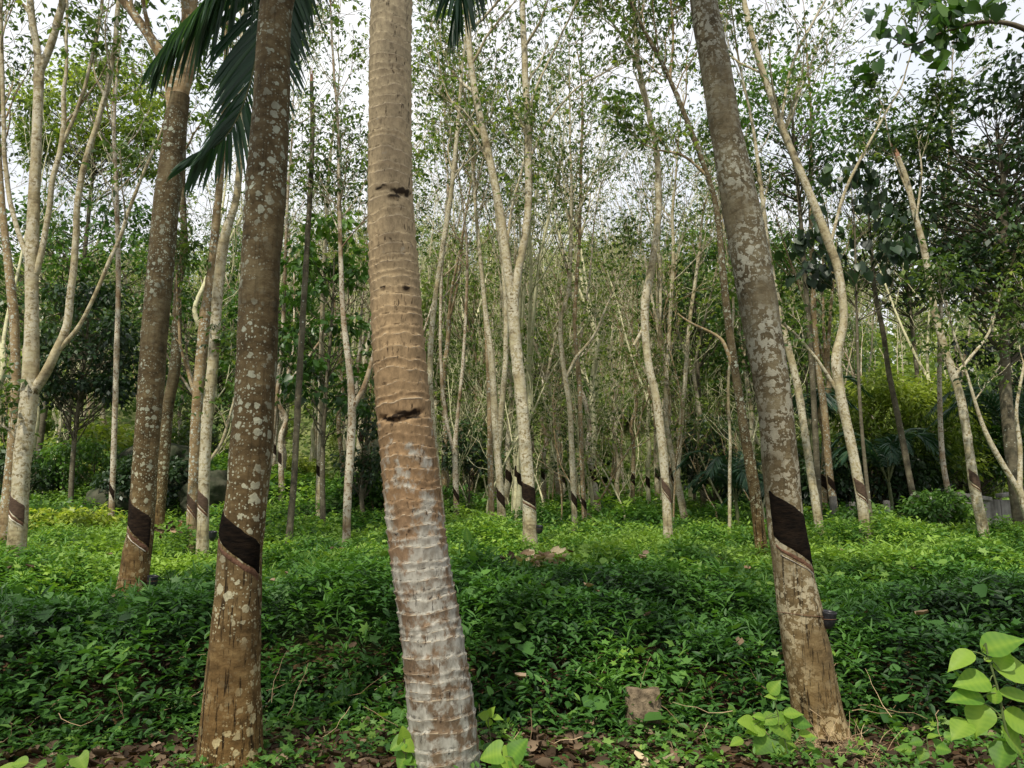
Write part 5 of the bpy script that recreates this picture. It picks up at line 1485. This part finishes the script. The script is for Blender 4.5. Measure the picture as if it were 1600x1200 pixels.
seedling('seedling', 'tall seedling with big bright leaves at the lower right edge', [(1600, 1230), (1572, 1140), (1560, 1080), (1545, 1030), (1540, 1005)], 3.9,
    [(1568, 1006, 0.24, 35, 'ovate'), (1500, 1032, 0.19, 215, 'long'), (1592, 1050, 0.26, -12, 'ovate'), (1518, 1066, 0.20, 185, 'ovate'), (1508, 1090, 0.22, 180, 'long'), (1600, 1090, 0.24, -8, 'long'), (1570, 1030, 0.14, 60, 'ovate'), (1555, 1085, 0.10, 80, 'ovate'), (1585, 1160, 0.20, -60, 'ovate'), (1500, 1140, 0.16, 215, 'ovate'),
     (1530, 1125, 0.19, 250, 'ovate'), (1596, 1132, 0.20, -40, 'ovate'), (1535, 1010, 0.06, 110, 'ovate'), (1565, 1182, 0.17, 240, 'ovate'), (1545, 1030, 0.05, 30, 'ovate')], 0.92, tint=0.75, seed=2, r=0.010)
seedling('seedling', 'light green seedling cluster at the foot of the leaning front tree', [(1232, 1180), (1222, 1140), (1213, 1105), (1210, 1085)], 4.95,
    [(1211, 1073, 0.09, 60, 'ovate'), (1205, 1088, 0.07, 170, 'long'), (1222, 1090, 0.07, 10, 'long'), (1240, 1115, 0.10, 10, 'ovate'), (1200, 1125, 0.10, 200, 'ovate'), (1255, 1130, 0.10, -10, 'ovate'),
     (1180, 1140, 0.11, 190, 'ovate'), (1225, 1140, 0.11, -60, 'heart'), (1262, 1148, 0.09, 0, 'ovate'), (1190, 1165, 0.11, 230, 'heart'), (1225, 1180, 0.12, -70, 'heart'), (1165, 1130, 0.09, 150, 'heart'), (1240, 1165, 0.09, -30, 'ovate'), (1150, 1160, 0.08, 200, 'ovate'), (1270, 1170, 0.08, -40, 'ovate'), (1215, 1120, 0.08, 90, 'ovate'), (1185, 1120, 0.07, 160, 'ovate')], 1.25, tint=0.75, seed=3)
seedling('seedling', 'heart-leaved seedling in front of the palm foot on its right', [(790, 1225), (786, 1200), (782, 1185)], 4.55,
    [(812, 1168, 0.13, 60, 'heart'), (766, 1180, 0.13, 195, 'heart'), (800, 1192, 0.13, -40, 'heart'), (780, 1205, 0.13, 250, 'heart')], tint=0.7, seed=4)
seedling('seedling', 'small round-leaved seedling left of the palm foot', [(636, 1215), (634, 1180), (632, 1155)], 4.6,
    [(630, 1146, 0.085, 90, 'heart'), (619, 1165, 0.085, 215, 'heart'), (641, 1168, 0.08, -40, 'heart'), (628, 1192, 0.09, 250, 'heart'), (645, 1190, 0.08, -20, 'heart')], tint=0.6, seed=5)
seedling('seedling', 'three-leaved sprout right of the palm foot on a thin stalk', [(770, 1190), (766, 1150), (762, 1125)], 5.1,
    [(755, 1118, 0.08, 170, 'ovate'), (768, 1112, 0.08, 70, 'ovate'), (778, 1122, 0.08, -5, 'ovate'), (764, 1130, 0.06, 260, 'ovate')], tint=0.85, seed=6)
seedling('seedling', 'bright leafy seedling cut off by the bottom left corner', [(70, 1230), (75, 1205), (90, 1195)], 4.6,
    [(30, 1192, 0.10, 180, 'ovate'), (128, 1192, 0.09, -50, 'heart'), (95, 1188, 0.09, 100, 'ovate'), (60, 1198, 0.10, 200, 'ovate'), (10, 1200, 0.1, 160, 'ovate')], tint=0.7, seed=7)
seedling('seedling', 'low bright seedling patch between leaning tree and tall seedling', [(1450, 1200), (1450, 1170), (1448, 1155)], 4.9,
    [(1430, 1160, 0.09, 190, 'ovate'), (1460, 1150, 0.09, 30, 'ovate'), (1475, 1170, 0.09, -10, 'heart'), (1440, 1180, 0.10, 240, 'ovate'), (1485, 1150, 0.08, 20, 'ovate'), (1412, 1172, 0.09, 170, 'heart'), (1465, 1190, 0.09, -60, 'ovate')], tint=0.6, seed=8)
# upright leaf stalk standing in the mat right of the palm
seedling('seedling', 'upright long-leaved shoot standing in the creepers right of the palm', [(720, 900), (722, 870), (727, 850)], 9.5,
    [(735, 848, 0.22, 60, 'long'), (712, 862, 0.2, 150, 'long'), (745, 888, 0.2, 10, 'long'), (730, 835, 0.2, 95, 'long'), (770, 860, 0.22, 45, 'long'), (760, 875, 0.2, 20, 'long')], tint=0.4, seed=9)

# ------------------------------------------------------------------ camera, light, sky
cam = bpy.data.cameras.new('camera')
cam.lens = 36 * F / 1600; cam.sensor_width = 36; cam.clip_end = 3000; cam.clip_start = 0.05
co = bpy.data.objects.new('camera', cam); COL.objects.link(co)
co.location = CAM; co.rotation_euler = (radians(90) + TH, 0, 0)
SC.camera = co

EL, AZ = 54.0, -28.0      # sun height, and compass bearing measured from +y towards +x of where it stands
SUN_AZ = radians(205.0)   # behind the camera, to the left
sd = np.array([sin(SUN_AZ) * cos(radians(EL)), cos(SUN_AZ) * cos(radians(EL)), sin(radians(EL))])
L = bpy.data.lights.new('sun', 'SUN'); L.energy = 5.0; L.angle = radians(1.2); L.color = (1.0, 0.93, 0.80)
lo = bpy.data.objects.new('sun', L); COL.objects.link(lo)
from mathutils import Vector
lo.rotation_euler = Vector(sd).to_track_quat('Z', 'Y').to_euler()

w = bpy.data.worlds.new('World'); SC.world = w; w.use_nodes = True
nt = w.node_tree; nt.nodes.clear()
out = nt.nodes.new('ShaderNodeOutputWorld'); bg = nt.nodes.new('ShaderNodeBackground')
sky = nt.nodes.new('ShaderNodeTexSky'); sky.sky_type = 'NISHITA'; sky.sun_disc = False
sky.sun_elevation = radians(EL); sky.sun_rotation = SUN_AZ; sky.air_density = 1.0; sky.dust_density = 3.0
sk = mixc(nt, 1.0, sky.outputs[0], (0.10, 0.10, 0.10), 'MULTIPLY')
tc = nt.nodes.new('ShaderNodeTexCoord')
cl = ramp(nt, noise(nt, tc.outputs['Generated'], 2.2, 5), [(0.30, 0.62), (0.6, 0.96)])
cc = ramp(nt, noise(nt, tc.outputs['Generated'], 3.1, 4), [(0.35, (0.66, 0.695, 0.755)), (0.65, (0.87, 0.86, 0.86))])
nt.links.new(mixc(nt, cl, sk, cc), bg.inputs[0]); bg.inputs[1].default_value = 1.5
nt.links.new(bg.outputs[0], out.inputs[0])

SC.view_settings.view_transform = 'Standard'; SC.view_settings.look = 'None'; SC.view_settings.exposure = 0
SC.render.engine = 'CYCLES'
SC.cycles.max_bounces = 6; SC.cycles.diffuse_bounces = 3; SC.cycles.transmission_bounces = 3; SC.cycles.glossy_bounces = 2
